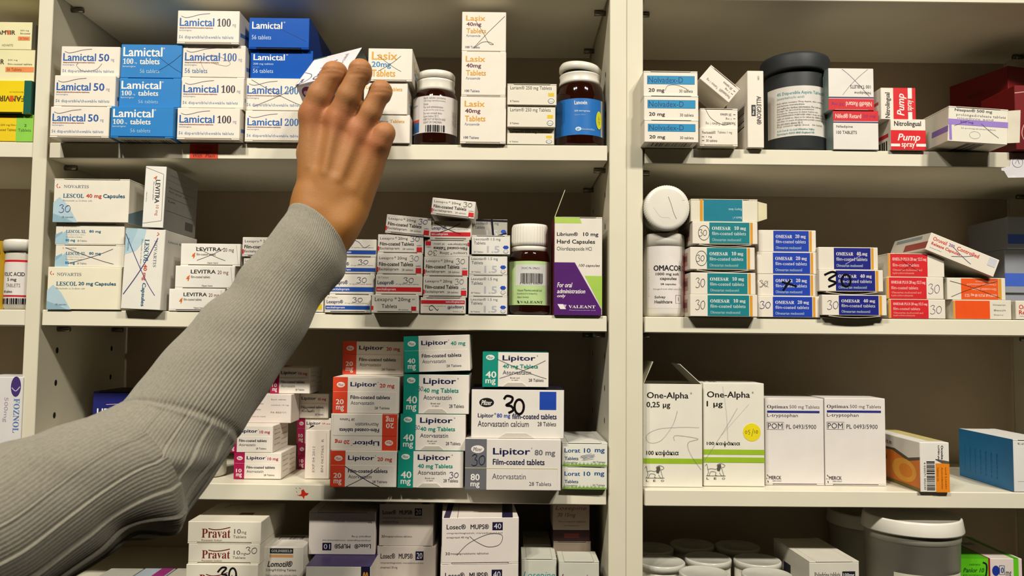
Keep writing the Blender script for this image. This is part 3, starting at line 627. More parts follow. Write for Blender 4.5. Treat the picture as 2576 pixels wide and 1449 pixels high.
OCU = dict(base='#ece7dc', F=[r(.53, .42, 1, 1, '#ee8a1e'), p([(.53, .33), (1, .38), (1, .43), (.75, .42), (.53, .35)], '#5c564c'), bar(.22, .38, .5, .96, 22, K, True), t(.13, .4, .19, .95, '4 030571 002330', K, 'd'), t(.60, .06, .67, .36, 'LUTEIN plus', K, 'bd'), t(.72, .06, .80, .34, 'Ocuvite', K, 'bd'), t(.58, .5, .63, .78, 'Tabletten mit', '#8a4a14', 'd'), t(.72, .5, .77, .93, 'Antioxidantien', '#8a4a14', 'd'), t(.85, .5, .90, .93, 'und Lutein', '#8a4a14', 'd')],
     L=[p([(0, .4), (.2, .33), (.5, .30), (.8, .42), (1, .33), (1, 1), (0, 1)], '#e07a1c'), p([(0, .34), (.3, .28), (.55, .26), (.8, .38), (1, .3), (1, .36), (.8, .45), (.5, .31), (.2, .36), (0, .42)], '#55503f'), e(.72, .66, .22, .24, '#eea83a'), e(.75, .66, .12, .14, '#e58a24'), r(.1, .45, .4, .55, '#5c4a20'), r(0, .93, 1, 1, '#7a6a30'), t(.08, .1, .5, .2, 'Ocuvite', '#6a675e')], T=[r(.5, 0, 1, .9, '#cfc07c')], d=.12)
BLX = dict(base='#e9e6e0', F=[t(.1, .05, .9, .1, 'tablets', '#777'), l([(.1, .8), (.9, .8)], .3, '#999')], L=[r(0, 0, 1, 1, '#2a7cb4')]+[t(.1+.1*i, .35, .14+.1*i, .85, 'for oral use only keep', '#1d5f92', 'u') for i in range(7)], T=[r(0, 0, 1, 1, '#c3bdac')], slit='t', d=.10)
PRV = lambda hand=None: dict(base='#eae3cf', F=[sl([(.28, .32), (.36, .37), (.46, .35), (.58, .26)], .9, '#6a1d1a'), t(.19, .33, .585, .74, 'Pravat', '#7d2420', 's'), t(.635, .33, .725, .54, '10', '#4a4644'), t(.735, .45, .80, .58, 'mg', '#77716c'), t(.62, .62, .80, .74, 'Tablets', '#77716c'), t(.19, .80, .47, .88, 'Pravastatin Sodium', '#9a6a5a')]+(hand or []), d=.09, slit='b',
     T=[sl([(.2, .3), (.25, .15), (.45, .1), (.7, .06)], 1.2, '#4a1815'), r(.55, .55, .75, .65, '#6a4038'), l([(.2, .08), (.24, .16)], .8, RP)])
LOM = dict(base='#e6dfd0', F=[r(.20, .04, .76, .19, '#17202c'), t(.24, .075, .73, .155, 'GOLDSHIELD', '#d9d2c2', 's'), r(.20, .22, .76, .30, '#dba065'), t(.15, .40, .75, .58, 'Lomotil®', '#2a2226', 'bi'), t(.12, .64, .84, .72, '2.5mg/0.025mg Tablets', '#4a4644'), t(.12, .8, .86, .85, 'Diphenoxylate hydrochloride 2.5mg', '#77716c'), t(.12, .9, .8, .95, 'and atropine sulphate 0.025mg', '#77716c'), sl([(.1, 1), (.3, .9), (.5, .85), (.7, .95)], .3, '#4a4a60')],
     T=[bar(.2, .1, .8, .4, 24)], d=.08)
def los(n, bg='#e6dcd2'):
    return dict(base=bg, F=[t(.06, .14, .31, .25, 'Losec®', '#211f2a', 'b'), t(.37, .14, .61, .25, 'MUPS®', '#211f2a', 'b'), r(.655, .10, .79, .275, '#1c1838'), t(.675, .13, .77, .245, n, '#e6e2ea'), t(.06, .31, .79, .36, 'omeprazolmagnesium, overeenkomend met', '#6a646a'), t(.06, .40, .35, .455, 'omeprazol '+n+' mg', '#6a646a'), t(.05, .74, .11, .80, '30', '#45414a'), t(.12, .745, .61, .805, 'maagsapresistente tabletten', '#6a646a')], d=.09,
      T=[p([(.1, .0), (.18, 0), (.1, 1), (.02, 1)], '#3a2f4a'), p([(.86, 0), (1, 0), (.92, 1), (.78, 1)], '#1f1838'), l([(.25, .0), (.2, 1)], .5, '#7a5a50')])
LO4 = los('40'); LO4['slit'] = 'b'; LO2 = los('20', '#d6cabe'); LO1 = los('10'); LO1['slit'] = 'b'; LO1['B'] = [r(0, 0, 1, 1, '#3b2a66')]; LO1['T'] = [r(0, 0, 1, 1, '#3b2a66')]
LO4P = dict(LO4, F=LO4['F']+[sl([(.2, .8), (.35, .55), (.6, .36), (.78, .38), (.75, .58), (.6, .63), (.45, .52), (.36, .4)], .4, '#4a464e')])
LO1B = dict(base='#e3dccd', F=[r(.85, .0, .99, 1, '#1c1630'), sl([(.88, .3), (.9, .15), (.92, .3), (.94, .15), (.96, .3)], .9, '#e09a3a')], d=.09, T=[r(0, 0, 1, 1, '#3b2a66')])
def losp(c): return dict(base='#cfcdbd', F=[t(.05, .32, .95, .54, 'Losepine', c, 'i')], slit='t', d=.08, T=[t(.1, .2, .8, .5, 'supplementary', '#5c6a6a', 'i')])
# ------------------------------------------------------------------ stacks on the far-left unit
FAM['F'][0] = t(.43, .30, .745, .46, 'FAMVIR', '#4a3d2c', 'B'); FAM['F'][1] = r(.62, .30, .66, .46, '#d8602c')
FAM2['F'] = [t(.20, .30, .525, .46, 'FAMVIR', '#4a3d2c', 'B'), t(.58, .30, .73, .36, '250 mg', '#5a533c'), t(.58, .42, .96, .48, 'film-coated tablets', '#5a533c'), r(.55, .54, .99, .70, '#ee8f52'), t(.57, .57, .80, .67, '56 Tablets', '#6b3520')]
FAM4['F'][3:] = [t(.50, .35, .74, .44, '250 mg film-', '#8a7318'), t(.46, .52, .74, .61, 'coated Tablets', '#8a7318')]
G0 = 'yellow and cream cartons by the left edge'
stack('F', 1, [
    (FAM4, -82, 83, 288, 0, 'yellow and light green carton at the bottom of the stack by the left edge'),
    (FAM3, -85, 78, 202, -.004, 'bright yellow carton with upside-down lettering and dark green side, by the left edge', dict(inv=True)),
    (FAM2, -75, 87, 125, 0, 'cream carton with an orange band, standing on the bright yellow carton'),
    (FAM, -85, 80, 55, 0, 'topmost cream carton of the stack by the left edge, grey side showing')], G0)
# ------------------------------------------------------------------ top shelf, middle unit
GL = 'white and blue cartons on the top shelf'
stack('L', 1, [
    (L50, 126, 274, 269, -.020, 'white carton reading 50 in blue, lowest of the leftmost stack on the top shelf'),
    (L50, 136, 290, 190, -.018, 'white carton reading 50 in blue, middle of the leftmost stack on the top shelf'),
    (L50, 153, 301, 117, -.012, 'white carton reading 50 with a pen loop, top of its stack beside the left upright', dict(add=[sl([(.3, .55), (.27, .62), (.38, .8), (.6, .75), (.7, .55)], .3, '#4a4a5c')]))], GL)
stack('L', 1, [
    (BLU, 278, 436, 268, -.020, 'mid-blue carton with white lettering at the bottom of its stack'),
    (BLU, 299, 454, 198, -.012, 'mid-blue carton with white lettering, middle of three'),
    (BLU, 304, 457, 112, -.010, 'mid-blue carton scored with pen lines, top of three', dict(add=penX(.55, .25, 1, .8, '#1d4f80', .35)))], GL)
stack('L', 1, [
    (L100, 445, 603, 272, -.014, 'white carton reading 100 in dark purple, directly above the red shelf sticker'),
    (L100, 455, 613, 196, -.010, 'white carton reading 100 in dark purple, second from the bottom beside the blue stack'),
    (L100T, 459, 617, 114, -.008, 'shiny white carton with glare over its lettering, third up beside the blue stack', dict(add=[sl([(.35, .75), (.3, .45), (.5, .3), (.75, .5), (.7, .62), (.5, .55)], .25, '#77727c')])),
    (L100, 446, 602, 27, -.012, 'white carton reading 100 highest on the top shelf, under the ceiling board')], GL)
stack('L', 1, [
    (L200, 616, 772, 280, -.006, 'white carton reading 200, on the shelf left of the hand'),
    (L200, 616, 772, 197, -.004, 'white carton reading 200 crossed by pen lines, left of the held carton', dict(add=penX(.1, .05, .98, .85, '#4a4658', .35))),
    (DBL, 629, 787, 127, .002, 'dark royal-blue carton just left of the held carton'),
    (DBL2, 626, 778, 45, -.002, 'glossy dark-blue carton with glare, topmost beside the highest white carton', dict(add=[l([(.2, .05), (.95, .75)], .3, '#0c2f70')]))], GL)
stack('L', 1, [
    (LSX2B, 915, 1031, 289, -.003, 'cream carton with small orange lettering behind the little finger, on the shelf'),
    (LSX2B, 915, 1025, 206, -.004, 'cream carton behind the ring finger, middle of its stack'),
    (LSX2, 926, 1037, 122, -.006, 'cream carton crossed out in pen, right of the held carton above two others', dict(add=penX(.2, .2, .75, .7, '#5a4a3a', .4)))], 'cream cartons with orange lettering right of the hand')
stack('L', 1, [
    (LSX4, 1158, 1273, 243, -.004, 'tall cream carton with orange and maroon lettering at the bottom of its stack of three'),
    (LSX4, 1161, 1273, 131, -.004, 'tall cream carton with orange and maroon lettering in the middle of its stack of three'),
    (LSX4, 1162, 1273, 30, -.003, 'tall cream carton with a long pen scrawl, top of its stack of three', dict(add=[sl([(.3, .2), (.5, .55), (.62, .78), (.72, .8), (.6, .74), (.45, .76), (.28, .9)], .35, '#4a4538'), l([(.97, .1), (.6, .5), (.28, .88)], .35, '#4a4538')]))], 'tall cream cartons in a column on the top shelf')
stack('L', 1, [
    (LAR, 1275, 1394, 324, 0, 'small cream carton with a yellow patch, lowest of three beside the big blue-labelled bottle'),
    (LAR, 1276, 1397, 266, -.006, 'small cream carton with a yellow patch, middle of three beside the big blue-labelled bottle'),
    (LAR, 1276, 1400, 211, -.008, 'small cream carton with a yellow patch, top of three beside the big blue-labelled bottle')], 'small cream cartons with a yellow patch')
# ------------------------------------------------------------------ top shelf, right unit
GN = 'white cartons with a light-blue panel'
stack('R', 1, [
    (NOL, 1621, 1757, 301, -.025, 'white carton with light-blue panel, lowest of three against the double upright'),
    (NOL, 1620, 1757, 240, -.023, 'white carton with light-blue panel, middle of three against the double upright'),
    (NOL, 1619, 1755, 179, -.020, 'white carton with light-blue panel and pen lines, top of three', dict(add=[sl([(.4, .78), (.45, .58), (.62, .56), (.8, .72), (.83, .85)], .3, '#4a4a55')]))], GN)
stack('R', 1, [
    (NOC, 1760, 1856, 322, -.011, 'small white carton with plain black print, on the shelf next to the light-blue-panelled cartons'),
    (NOC, 1761, 1856, 273, -.008, 'small white carton with upside-down print and a pen curve', dict(inv=True, add=[sl([(.85, .95), (.7, .5), (.4, .2), (.2, .25)], .35, '#45405c')]))], 'small white cartons beside the tall narrow carton')
def tilted(kd, cx, cy, wp, hp, Y, ang, label, group=None, inv=False, yaw=0, pitch=0, d=None):
    c = P(cx, cy, Y); s = (c-CAMP).dot(FWD)/FPX
    w, h = wp*s, hp*s
    M = Matrix.Translation(c) @ Matrix.Rotation(math.radians(yaw), 4, 'Z') @ Matrix.Rotation(math.radians(ang), 4, 'Y') @ Matrix.Rotation(math.radians(pitch), 4, 'X') @ Matrix.Translation((0, 0, -h/2))
    return carton(kd, w, d or kd['d'], h, M, label, group, inv)
tilted(NOC, 1811, 211, 96, 46, -.012, 40, 'small white carton tipped on its corner, wedged above two others', 'small white cartons beside the tall narrow carton', True, d=.05)
stack('R', 1, [(ALG, 1880, 1921, 178, -.006, 'tall narrow cream carton with lettering running downwards, beside the black jar', dict(d=.08))])
stack('R', 1, [
    (NIF, 2096, 2210, 278, -.002, 'white carton with a red band along its top, right of the black jar'),
    (NIF, 2084, 2198, 172, -.003, 'glossy white carton standing upside down with its red band at the bottom', dict(inv=True, add=penX(.1, .33, .7, .98, '#55505c', .3)))], 'red and white cartons beside the black jar')
stack('R', 1, [
    (NIT, 2241, 2329, 300, -.004, 'red and white pump carton standing upright on the shelf'),
    (NIT2, 2216, 2303, 221, -.002, 'red and white pump carton turned sideways on top of another')], 'red and white pump cartons')
def flap_right(o, w, d, h):
    m = MB(); c = mat('#e4dcc6', .5)
    m.box(0, -.011, .002, .0005, .0, h-.001, c, .0001)
    m.xform(Matrix.Translation((w/2, .0005, 0)) @ Matrix.Rotation(math.radians(62), 4, 'Z'))
    m.build('side_flap', o)
NIA = dict(base='#e9e3d2', F=[t(.10, .05, .73, .16, 'Niaspan® 500 mg', '#4a4652', 'b'), t(.13, .19, .96, .29, 'prolonged-release tablets', '#6a6672'), t(.15, .30, .75, .35, 'nicotinic acid', '#8a8690'), r(0, .36, 1, .52, '#9d80cc'), sl([(.06, .44), (.035, .52), (.04, .7), (.05, .95)], 2.6, '#9d80cc'), t(.20, .40, .42, .48, '500 mg', '#4a3a86', 'b'),
     t(.22, .58, .80, .63, '56 prolonged-release tablets', '#8f8b88'), l([(.45+.09*math.cos(q/3), .78+.1*math.sin(q/3)) for q in range(20)], .25, '#aaa69c'), sl([(.55, .45), (.7, .65), (.85, .82)], .35, '#55525c'), l([(.1, .55), (.35, .38)], .3, '#55525c')],
     L=[r(.55, .55, 1, .72, '#8a6fbf')], B=[bar(.35, .05, .65, .6, 10)], slit='t', d=.085, extra=[flap_right])
stack('R', 1, [(NIA, 2383, 2533, 275, -.030, 'cream carton with a purple band and an open side flap, leaning at the right', dict(roll=3.2, d=.07))])
RED = '#760e12'
REDK = dict(base=RED, F=[sl([(.9, .25), (.5, .1), (-.0, .12)], .9, '#d8a8a0'), sl([(1, .48), (.5, .42), (.2, .6), (.15, .8), (.4, .95), (1, .98)], .9, '#d8a8a0'), sl([(1, .6), (.5, .62), (.4, .8), (1, .9)], .9, '#d8a8a0')], L=[t(.2, .3, .7, .36, 'capsules', '#3d0a0c')], d=.06)
REDB = dict(base=RED, L=[r(.0, .85, .7, .97, '#2c0a0b'), t(.3, .3, .6, .42, 'capsules', '#3d0a0c')], d=.09)
stack('R', 1, [(REDK, 2553, 2668, 215, -.010, 'dark red carton with pale curved lines, cut off by the right edge')], 'dark red cartons in the right corner')
for zz, lb in ((.1999, 'dark red carton in the shadowed right corner, lower of the pair at the back'), (.2609, 'dark red carton in the shadowed right corner, upper of the pair at the back')):
    M = Matrix.Translation((.586, .078, zz)) @ Matrix.Rotation(math.radians(16), 4, 'Z') @ Matrix.Translation((.025, 0, 0))
    carton(REDB, .05, .085, .0605, M, lb, 'dark red cartons in the right corner')
# ------------------------------------------------------------------ middle shelf, middle unit
GC = 'cream cartons with pale-blue corners'
stack('L', 2, [
    (LE2, 119, 305, 672, -.002, 'wide cream carton with pale-blue corner, bottom left of the middle shelf'),
    (LEX8, 138, 312, 615, 0, 'flat cream carton crossed out in pen, in the left stack of the middle shelf', dict(add=penX(.15, .15, .85, .85, '#4f5060', .4))),
    (LEX8, 139, 312, 561, 0, 'flat cream carton without pen marks, under the large carton marked 30'),
    (LE4, 135, 325, 450, -.004, 'large cream carton with handwritten 30, top of the left stack on the middle shelf')], GC)
zt_ = stack('L', 2, [(LE4V, 309, 408, 577, -.010, 'carton standing on end with a large pen cross and red and blue lettering', dict(roll=2.0, d=.085))], GC)
stack('L', 2, [(LV1, 361, 414, 419, -.012, 'narrow white carton on end with grey side, standing on the crossed-out carton', dict(roll=1.5, d=.085))], z=zt_+.0012)
stack('L', 2, [
    (LV2, 424, 565, 727, -.001, 'flat white carton with black capitals, lowest of three partly behind the sleeve'),
    (LV2, 440, 590, 669, 0, 'flat white carton with black capitals, middle of three partly behind the sleeve'),
    (LV2, 454, 604, 613, .002, 'flat white carton with a pen line, top of three left of the sleeve', dict(add=penX(.25, .15, .75, .75, '#4f4c50', .35)))], 'flat white cartons left of the sleeve')
GX = 'small white cartons with coloured bands on the middle shelf'
stack('L', 2, [
    (LXP, 612, 690, 694, .004, 'small white carton almost wholly hidden behind the sleeve, lower one', dict(d=.06)),
    (LXP, 612, 690, 646, .004, 'small white carton almost wholly hidden behind the sleeve, upper one', dict(d=.06)),
    (LXP, 609, 725, 597, .002, 'small white carton just left of the sleeve, most of it hidden', dict(d=.06))], GX)
stack('L', 2, [
    (LXY, 700, 813, 743, .0, 'small white carton with a yellow block, lower one beside the sleeve', dict(d=.06)),
    (LXY, 709, 822, 692, .004, 'small white carton with a yellow block, upper one mostly behind the sleeve', dict(d=.06))], GX)
stack('L', 2, [
    (LXB, 816, 932, 743, -.002, 'white carton with blue band and handwritten 30, on the shelf right of the sleeve'),
    (LXB, 829, 942, 691, -.001, 'white carton with blue band and handwritten 30, second up right of the sleeve'),
    (LXB, 832, 946, 648, 0, 'white carton with blue band and handwritten 30, third up beside the cuff'),
    (LXB2, 833, 947, 602, 0, 'white carton with blue band and a wavy pen line, just right of the cuff')], GX)
stack('L', 2, [
    (LXT, 934, 1051, 742, -.014, 'white carton with red corner squares and just two lines of black lettering, on the shelf'),
    (LXR, 944, 1061, 692, -.006, 'white carton with red band and handwritten 30, second up, right of the blue-banded stack'),
    (lexa('#8a8a96'), 948, 1062, 638, -.004, 'white carton with red corner squares, third up, barcode under its lower edge'),
    (lexa('#50508a'), 950, 1064, 590, -.003, 'white carton with red corner squares, fourth up, under the tilted one'),
    (lexa('#50508a'), 968, 1081, 544, -.004, 'tilted white carton with red corner squares, above the blue-banded stack', dict(roll=5.2, hp=47))], GX)
stack('L', 2, [
    (LXR2, 1057, 1171, 748, -.002, 'upside-down white carton with red band at its top, on the shelf', dict(inv=True, add=[sl([(.72, .25), (.78, .2), (.8, .4), (.74, .5), (.68, .35), (.62, .2), (.6, .3)], .5, K)])),
    (lexa('#8a8a96'), 1064, 1175, 697, -.002, 'white carton with red squares and handwritten 30, second up beside the grey-numbered cartons'),
    (lexa('#77736c'), 1066, 1178, 646, -.001, 'white carton with red squares and handwritten 30, third up beside the grey-numbered cartons'),
    (lexa('#77736c'), 1068, 1180, 603, 0, 'upside-down white carton with red squares in the column beside the grey-numbered cartons', dict(inv=True)),
    (LXRX, 1081, 1185, 556, 0, 'white carton with red band crossed out in black, under the topmost tilted carton'),
    (lexa('#77736c'), 1083, 1193, 502, -.010, 'topmost tilted white carton with red squares, highest of the middle shelf columns', dict(roll=5.5, hp=43))], GX)
GZ = 'white cartons with a grey number and blue hexagon'
stack('L', 2, [
    (LOT, 1178, 1276, 744, -.002, 'white carton with grey number and blue hexagon, standing on the shelf'),
    (LOT, 1179, 1276, 691, -.001, 'white carton with grey number and blue hexagon, second from the shelf'),
    (LOT, 1180, 1276, 641, -.001, 'white carton with grey number and blue hexagon, third from the shelf'),
    (LOT, 1186, 1283, 592, -.003, 'white carton with grey number and blue hexagon, fourth up, shifted right'),
    (LOTD, 1188, 1276, 552, .030, 'shadowed carton set back, struck with thick black marker, top of its column', dict(d=.05))], GZ)
def lid_up(o, w, d, h):
    m = MB(); c = mat('#d9d3a8', .5)
    m.box(0, 0, 0, .0006, d*.8, .031, c, .0001)
    m.v = [(a+(b*.0 if q < .001 else .0), b*(1-.55*max(0, q/.031)), q) for a, b, q in m.v]
    m.xform(Matrix.Translation((-w/2, .002, h)) @ Matrix.Rotation(math.radians(20), 4, 'Y'))
    m.build('top_flap', o)
LIB['extra'] = [lid_up]; LIB['slit'] = 't'
stack('L', 2, [(LIB, 1395, 1515, 546, -.003, 'tall white, purple and green carton with its top flap standing open')])
# ------------------------------------------------------------------ middle shelf, right unit
GO = 'white cartons with coloured panels and an orange stripe'
def tab_right(o, w, d, h):
    m = MB(); c = mat('#ddd3ac', .5)
    q = [(0, 0, h*.95), (.011, 0, h*.84), (.011, 0, h*.18), (0, 0, h*.03)]
    m.add([(a, -.0003, z) for a, b, z in q]+[(a, .0003, z) for a, b, z in q], [[3, 2, 1, 0], [4, 5, 6, 7]]+[[i, (i+1) % 4, (i+1) % 4+4, i+4] for i in range(4)], c)
    m.xform(Matrix.Translation((w/2, .004, 0)))
    m.build('side_flap', o)
OMTOP['extra'] = [tab_right]
SG = dict(gap=.0032, sag=1)
stack('R', 2, [
    (OM10, 1736, 1906, 741, -.012, 'carton with teal panel and handwritten 30, lowest of the teal column'),
    (OM10, 1737, 1901, 686, -.011, 'carton with teal panel and handwritten 30, second up in the teal column'),
    (OM10C, 1736, 1899, 622, -.010, 'carton with teal panel and circled 30, third up, its lower flap sagging', SG),
    (OM10C, 1742, 1906, 558, -.010, 'carton with teal panel and circled 30, fourth up, its lower flap sagging', SG),
    (OMTOP, 1738, 1906, 501, -.008, 'top carton of the teal column with back panel showing and open end flap')], GO)
stack('R', 2, [
    (OM20P, 1907, 2063, 745, -.002, 'carton with bright-blue panel and handwritten 30, lowest of the blue column'),
    (OM20X, 1906, 2057, 690, 0, 'carton with bright-blue panel and a thick black cross'),
    (OM20, 1905, 2057, 634, 0, 'carton with unmarked bright-blue panel, third up in the blue column'),
    (OM20, 1908, 2053, 579, .001, 'carton with unmarked bright-blue panel, top of the blue column')], GO)
stack('R', 2, [
    (OM40, 2068, 2231, 742, -.008, 'carton with navy panel and thin handwritten 30, lowest of the navy column', dict(gap=.0026, sag=1)),
    (OM40M, 2061, 2222, 679, -.006, 'carton with navy panel and thick black marker numerals', dict(gap=.0036, sag=1)),
    (OM40W, 2059, 2209, 622, -.004, 'glossy carton with navy panel on top of its column', dict(add=[l([(.45, .75), (.75, .3)], .5, '#c9b9d6')]))], GO)
stack('R', 2, [
    (PL1, 2236, 2379, 753, 0, 'carton with red panel and handwritten 30, lowest of the red column'),
    (PL1, 2231, 2374, 697, 0, 'carton with red panel and handwritten 30, middle of the red column'),
    (PL3, 2234, 2376, 638, .001, 'carton with red panel and small pen cross, top of the red column')], GO)
stack('R', 2, [
    (OR1, 2398, 2545, 755, .002, 'carton with plain orange panel, bottom right of the middle shelf'),
    (OR2, 2383, 2530, 699, .003, 'upside-down carton with orange panel crossed out in pen', dict(inv=True))], GO)
tilted(ORU, 2421, 641, 184, 47, -.004, 21.8, 'white carton with red lettering sloping down across the red and orange columns', 'white cartons with red lettering', d=.08)
stack('R', 2, [(OR9, 2556, 2655, 757, 0, 'white carton with red lettering cut off by the right edge')], 'white cartons with red lettering')
zz = shz('R', 2, .6)+.0001
for hh, yy, lb in ((.034, .098, 'grey-blue carton at the foot of the pile in the back right corner'), (.0515, .095, 'grey-blue carton with a blue band, middle of the back right pile'), (.0375, .088, 'grey-blue carton with fine blue print, top of the back right pile')):
    carton(dict(GRY, F=[r(0, .55, 1, .85, '#3d5fc0')]), .055, .08, hh, Matrix.Translation((.6145, yy, zz)), lb, 'grey-blue cartons in the back right corner'); zz += hh+.0001
# ------------------------------------------------------------------ lower shelf, far-left and middle unit
FOZ = dict(base='#e6e2de', F=[e(.86, .09, .10, .095, '#4a3672'), sl([(.78, .10), (.86, .13), (.94, .09)], 1.0, '#c9b9dc'), t(.83, .20, .95, .52, 'FOZNOL', '#5c7fb8', 'sd'), t(.62, .19, .72, .42, '500mg', '#b9a3b8', 'd'), t(.80, .62, .83, .80, 'chewable tablets', '#555', 'd'), t(.9, .85, .95, .92, '90', '#888', 'd')], d=.08)
stack('F', 3, [(FOZ, -70, 57, 948, -.002, 'white carton with a purple disc and blue vertical lettering, at the left edge')])
LPN = dict(base='#191f6a', F=[t(.1, .22, .95, .33, 'LIPANTIL', WH, 'b'), t(.1, .37, .8, .42, 'capsules, hard', '#b9c0e0'), l([(.3, .17), (.65, .16)], .6, '#d9b9c0')], T=[r(0, 0, 1, 1, '#14121c')], d=.07, slit='t', flapcol='#14121c')
stack('L', 3, [(LPN, 233, 345, 985, .075, 'dark blue carton with white lettering in the shadow above the sleeve')])
stack('L', 3, [(dict(base='#d8cdb4', d=.07), 152, 222, 1072, .045, 'plain cream carton just showing over the top edge of the sleeve')])
GP = 'white cartons with magenta panels'
z_ = stack('L', 3, [
    (dict(LP10, d=.06), 588, 707, 1139, .024, 'white carton with magenta panel, in front on the shelf below the sleeve'),
    (dict(LP10, d=.06), 570, 686, 1071, .024, 'white carton with magenta panel, stacked on the front one beside the sleeve')], GP)
z_ = stack('L', 3, [(dict(LP10S, d=.036), 605, 732, 992, .050, 'carton showing its printed long side, half behind the sleeve')], GP, z=z_)
stack('L', 3, [(dict(LP10, d=.06), 680, 779, 925, .062, 'shadowed carton with dark magenta edge, highest of the group behind the sleeve')], GP, z=z_)
stack('L', 3, [
    (dict(LP10, d=.06), 748, 838, 1117, .092, 'shadowed carton at the back behind the upright cream carton'),
    (dict(LP10, d=.06, T=[], F2=LP10['F2']+[sl([(.3, .5), (.45, .3), (.5, .5), (.3, .8)], 2, '#1a1420')]), 747, 836, 1052, .092, 'shadowed carton with a black marker loop, peeping over the upright cream carton'),
    (dict(LP10, d=.06, F2=LP10['F2']+[sl([(.3, .7), (.4, .6), (.5, .75), (.6, .62)], .4, '#33303a')]), 733, 826, 990, .090, 'shadowed carton with pen scribble, left of the orange-panelled stack')], GP)
stack('L', 3, [(EXP, 768, 829, 1082, .030, 'cream carton on end with embossed date text, left of the orange-panelled stack', dict(d=.055))])
GQ = 'white cartons with orange panels'
stack('L', 3, [
    (LP20X, 831, 997, 1134, -.013, 'white carton with orange-red panel crossed out in pen, on the shelf'),
    (LP20, 832, 999, 1041, -.011, 'upside-down white carton with orange-red panel at its right', dict(inv=True)),
    (LP20, 837, 1003, 949, -.009, 'white carton with orange-red panel, third up, brightly lit'),
    (LP20, 862, 1016, 859, .045, 'white carton with orange-red panel in shadow on top of its stack')], GQ)
GT = 'white cartons with green panels'
stack('L', 3, [
    (LP40P, 1001, 1165, 1135, -.012, 'white carton with teal-green panel and handwritten 30, on the shelf'),
    (LP40, 1007, 1171, 1042, -.010, 'white carton with teal-green panel, second up in its stack'),
    (LP40, 1015, 1180, 942, -.009, 'white carton with teal-green panel, third up, below the tilted one'),
    (LP40F, 1018, 1184, 844, -.008, 'slightly tilted white carton with teal-green panel on top of its stack', dict(roll=-2.2, hp=91))], GT)
stack('L', 3, [
    (LP8G, 1170, 1411, 1105, -.019, 'large carton with grey left panel, biggest on the lower shelf'),
    (LP8W, 1186, 1419, 980, -.014, 'large white carton with black oval and thick black 30'),
    (LP40X, 1214, 1380, 886, -.012, 'white carton with teal-green panel alone on the two large cartons', dict(gap=.0022))], 'large cartons right of the green-panelled stack')
stack('L', 3, [
    (LOR, 1414, 1527, 1173, -.006, 'small white carton with printed grass, lower one beside the double upright'),
    (LOR, 1414, 1528, 1114, -.006, 'small white carton with printed grass and pen squiggle, upper one', dict(add=[sl([(.65, .45), (.4, .58), (.72, .5), (.45, .68), (.7, .62)], .4, '#4a5a8a')]))], 'small white cartons with printed grass')
# ------------------------------------------------------------------ lower shelf, right unit
def flaps_open(o, w, d, h):
    c = mat('#e2dcc6', .5)
    for sg, ang, ln, nm in ((-1, 26, .026, 'side_flap'), (1, -46, .030, 'side_flap')):
        m = MB(); m.box(-.0003, 0, 0, .0003, d, ln, c, .0001)
        m.v = [(a, b if q < .001 else d*.12+b*.76, q) for a, b, q in m.v]
        m.xform(Matrix.Translation((sg*(w/2-.0004), 0, h)) @ Matrix.Rotation(math.radians(ang), 4, 'Y')); m.build(nm, o)
AL1['extra'] = [flaps_open]; AL1['open'] = True
def dot_sticker(o, w, d, h):
    m = MB(); pos = facepos('F', w, d, h)
    a = w/h
    m.add([pos(.795+.145*math.cos(q*math.pi/16), .475-.145*a*math.sin(q*math.pi/16), .0003) for q in range(32)]+[pos(.795+.145*math.cos(q*math.pi/16), .475-.145*a*math.sin(q*math.pi/16), .0) for q in range(32)],
          [list(range(32))]+[[i, i+32, (i+1) % 32+32, (i+1) % 32] for i in range(32)], mat('#efdc22', .4))
    ps = lambda u, v, q: pos(u, v, q+.0003)
    paint(m, ps, [sl([(.70, .46), (.685, .475), (.70, .49), (.715, .475), (.70, .46)], .35, K), sl([(.765, .455), (.74, .457), (.74, .47), (.76, .475), (.755, .495), (.735, .492)], .35, K), l([(.82, .44), (.79, .515)], .35, K), l([(.84, .455), (.835, .485)], .35, K), sl([(.875, .455), (.86, .47), (.875, .485), (.89, .47), (.875, .455)], .35, K)], w, h)
    m.build('round_sticker', o)['label'] = 'round yellow sticker with a handwritten date'
AL2['extra'] = [dot_sticker]
AL2['T'] = [t(.1, .1, .6, .3, '100 κα άκια', '#2a2826', 'b'), l([(.375, .08), (.375, .32)], .6, '#2a2826'), t(.1, .5, .3, .7, '1 µg', '#2a2826', 'b')]
stack('R', 3, [(AL1, 1618, 1766, 966, .014, 'tall white carton with one green stripe and open top flaps')], 'tall white cartons with green stripes')
stack('R', 3, [(AL2, 1769, 1922, 964, .020, 'tall white carton with two green stripes and a round yellow sticker')], 'tall white cartons with green stripes')
stack('R', 3, [(OPT, 1924, 2072, 1003, .030, 'tall white carton with a blue rule, next to the yellow-stickered carton')], 'tall white cartons with a blue rule')
stack('R', 3, [(OPT, 2074, 2227, 1002, .030, 'tall white carton with a blue rule, right one of two beside the barcode carton')], 'tall white cartons with a blue rule')
stack('R', 3, [(OCU, 2314, 2388, 1113, -.004, 'orange and white carton with a barcode on its narrow end')])
stack('R', 3, [(BLX, 2549, 2650, 1106, .001, 'blue-sided carton with white end, cut off by the right edge')])
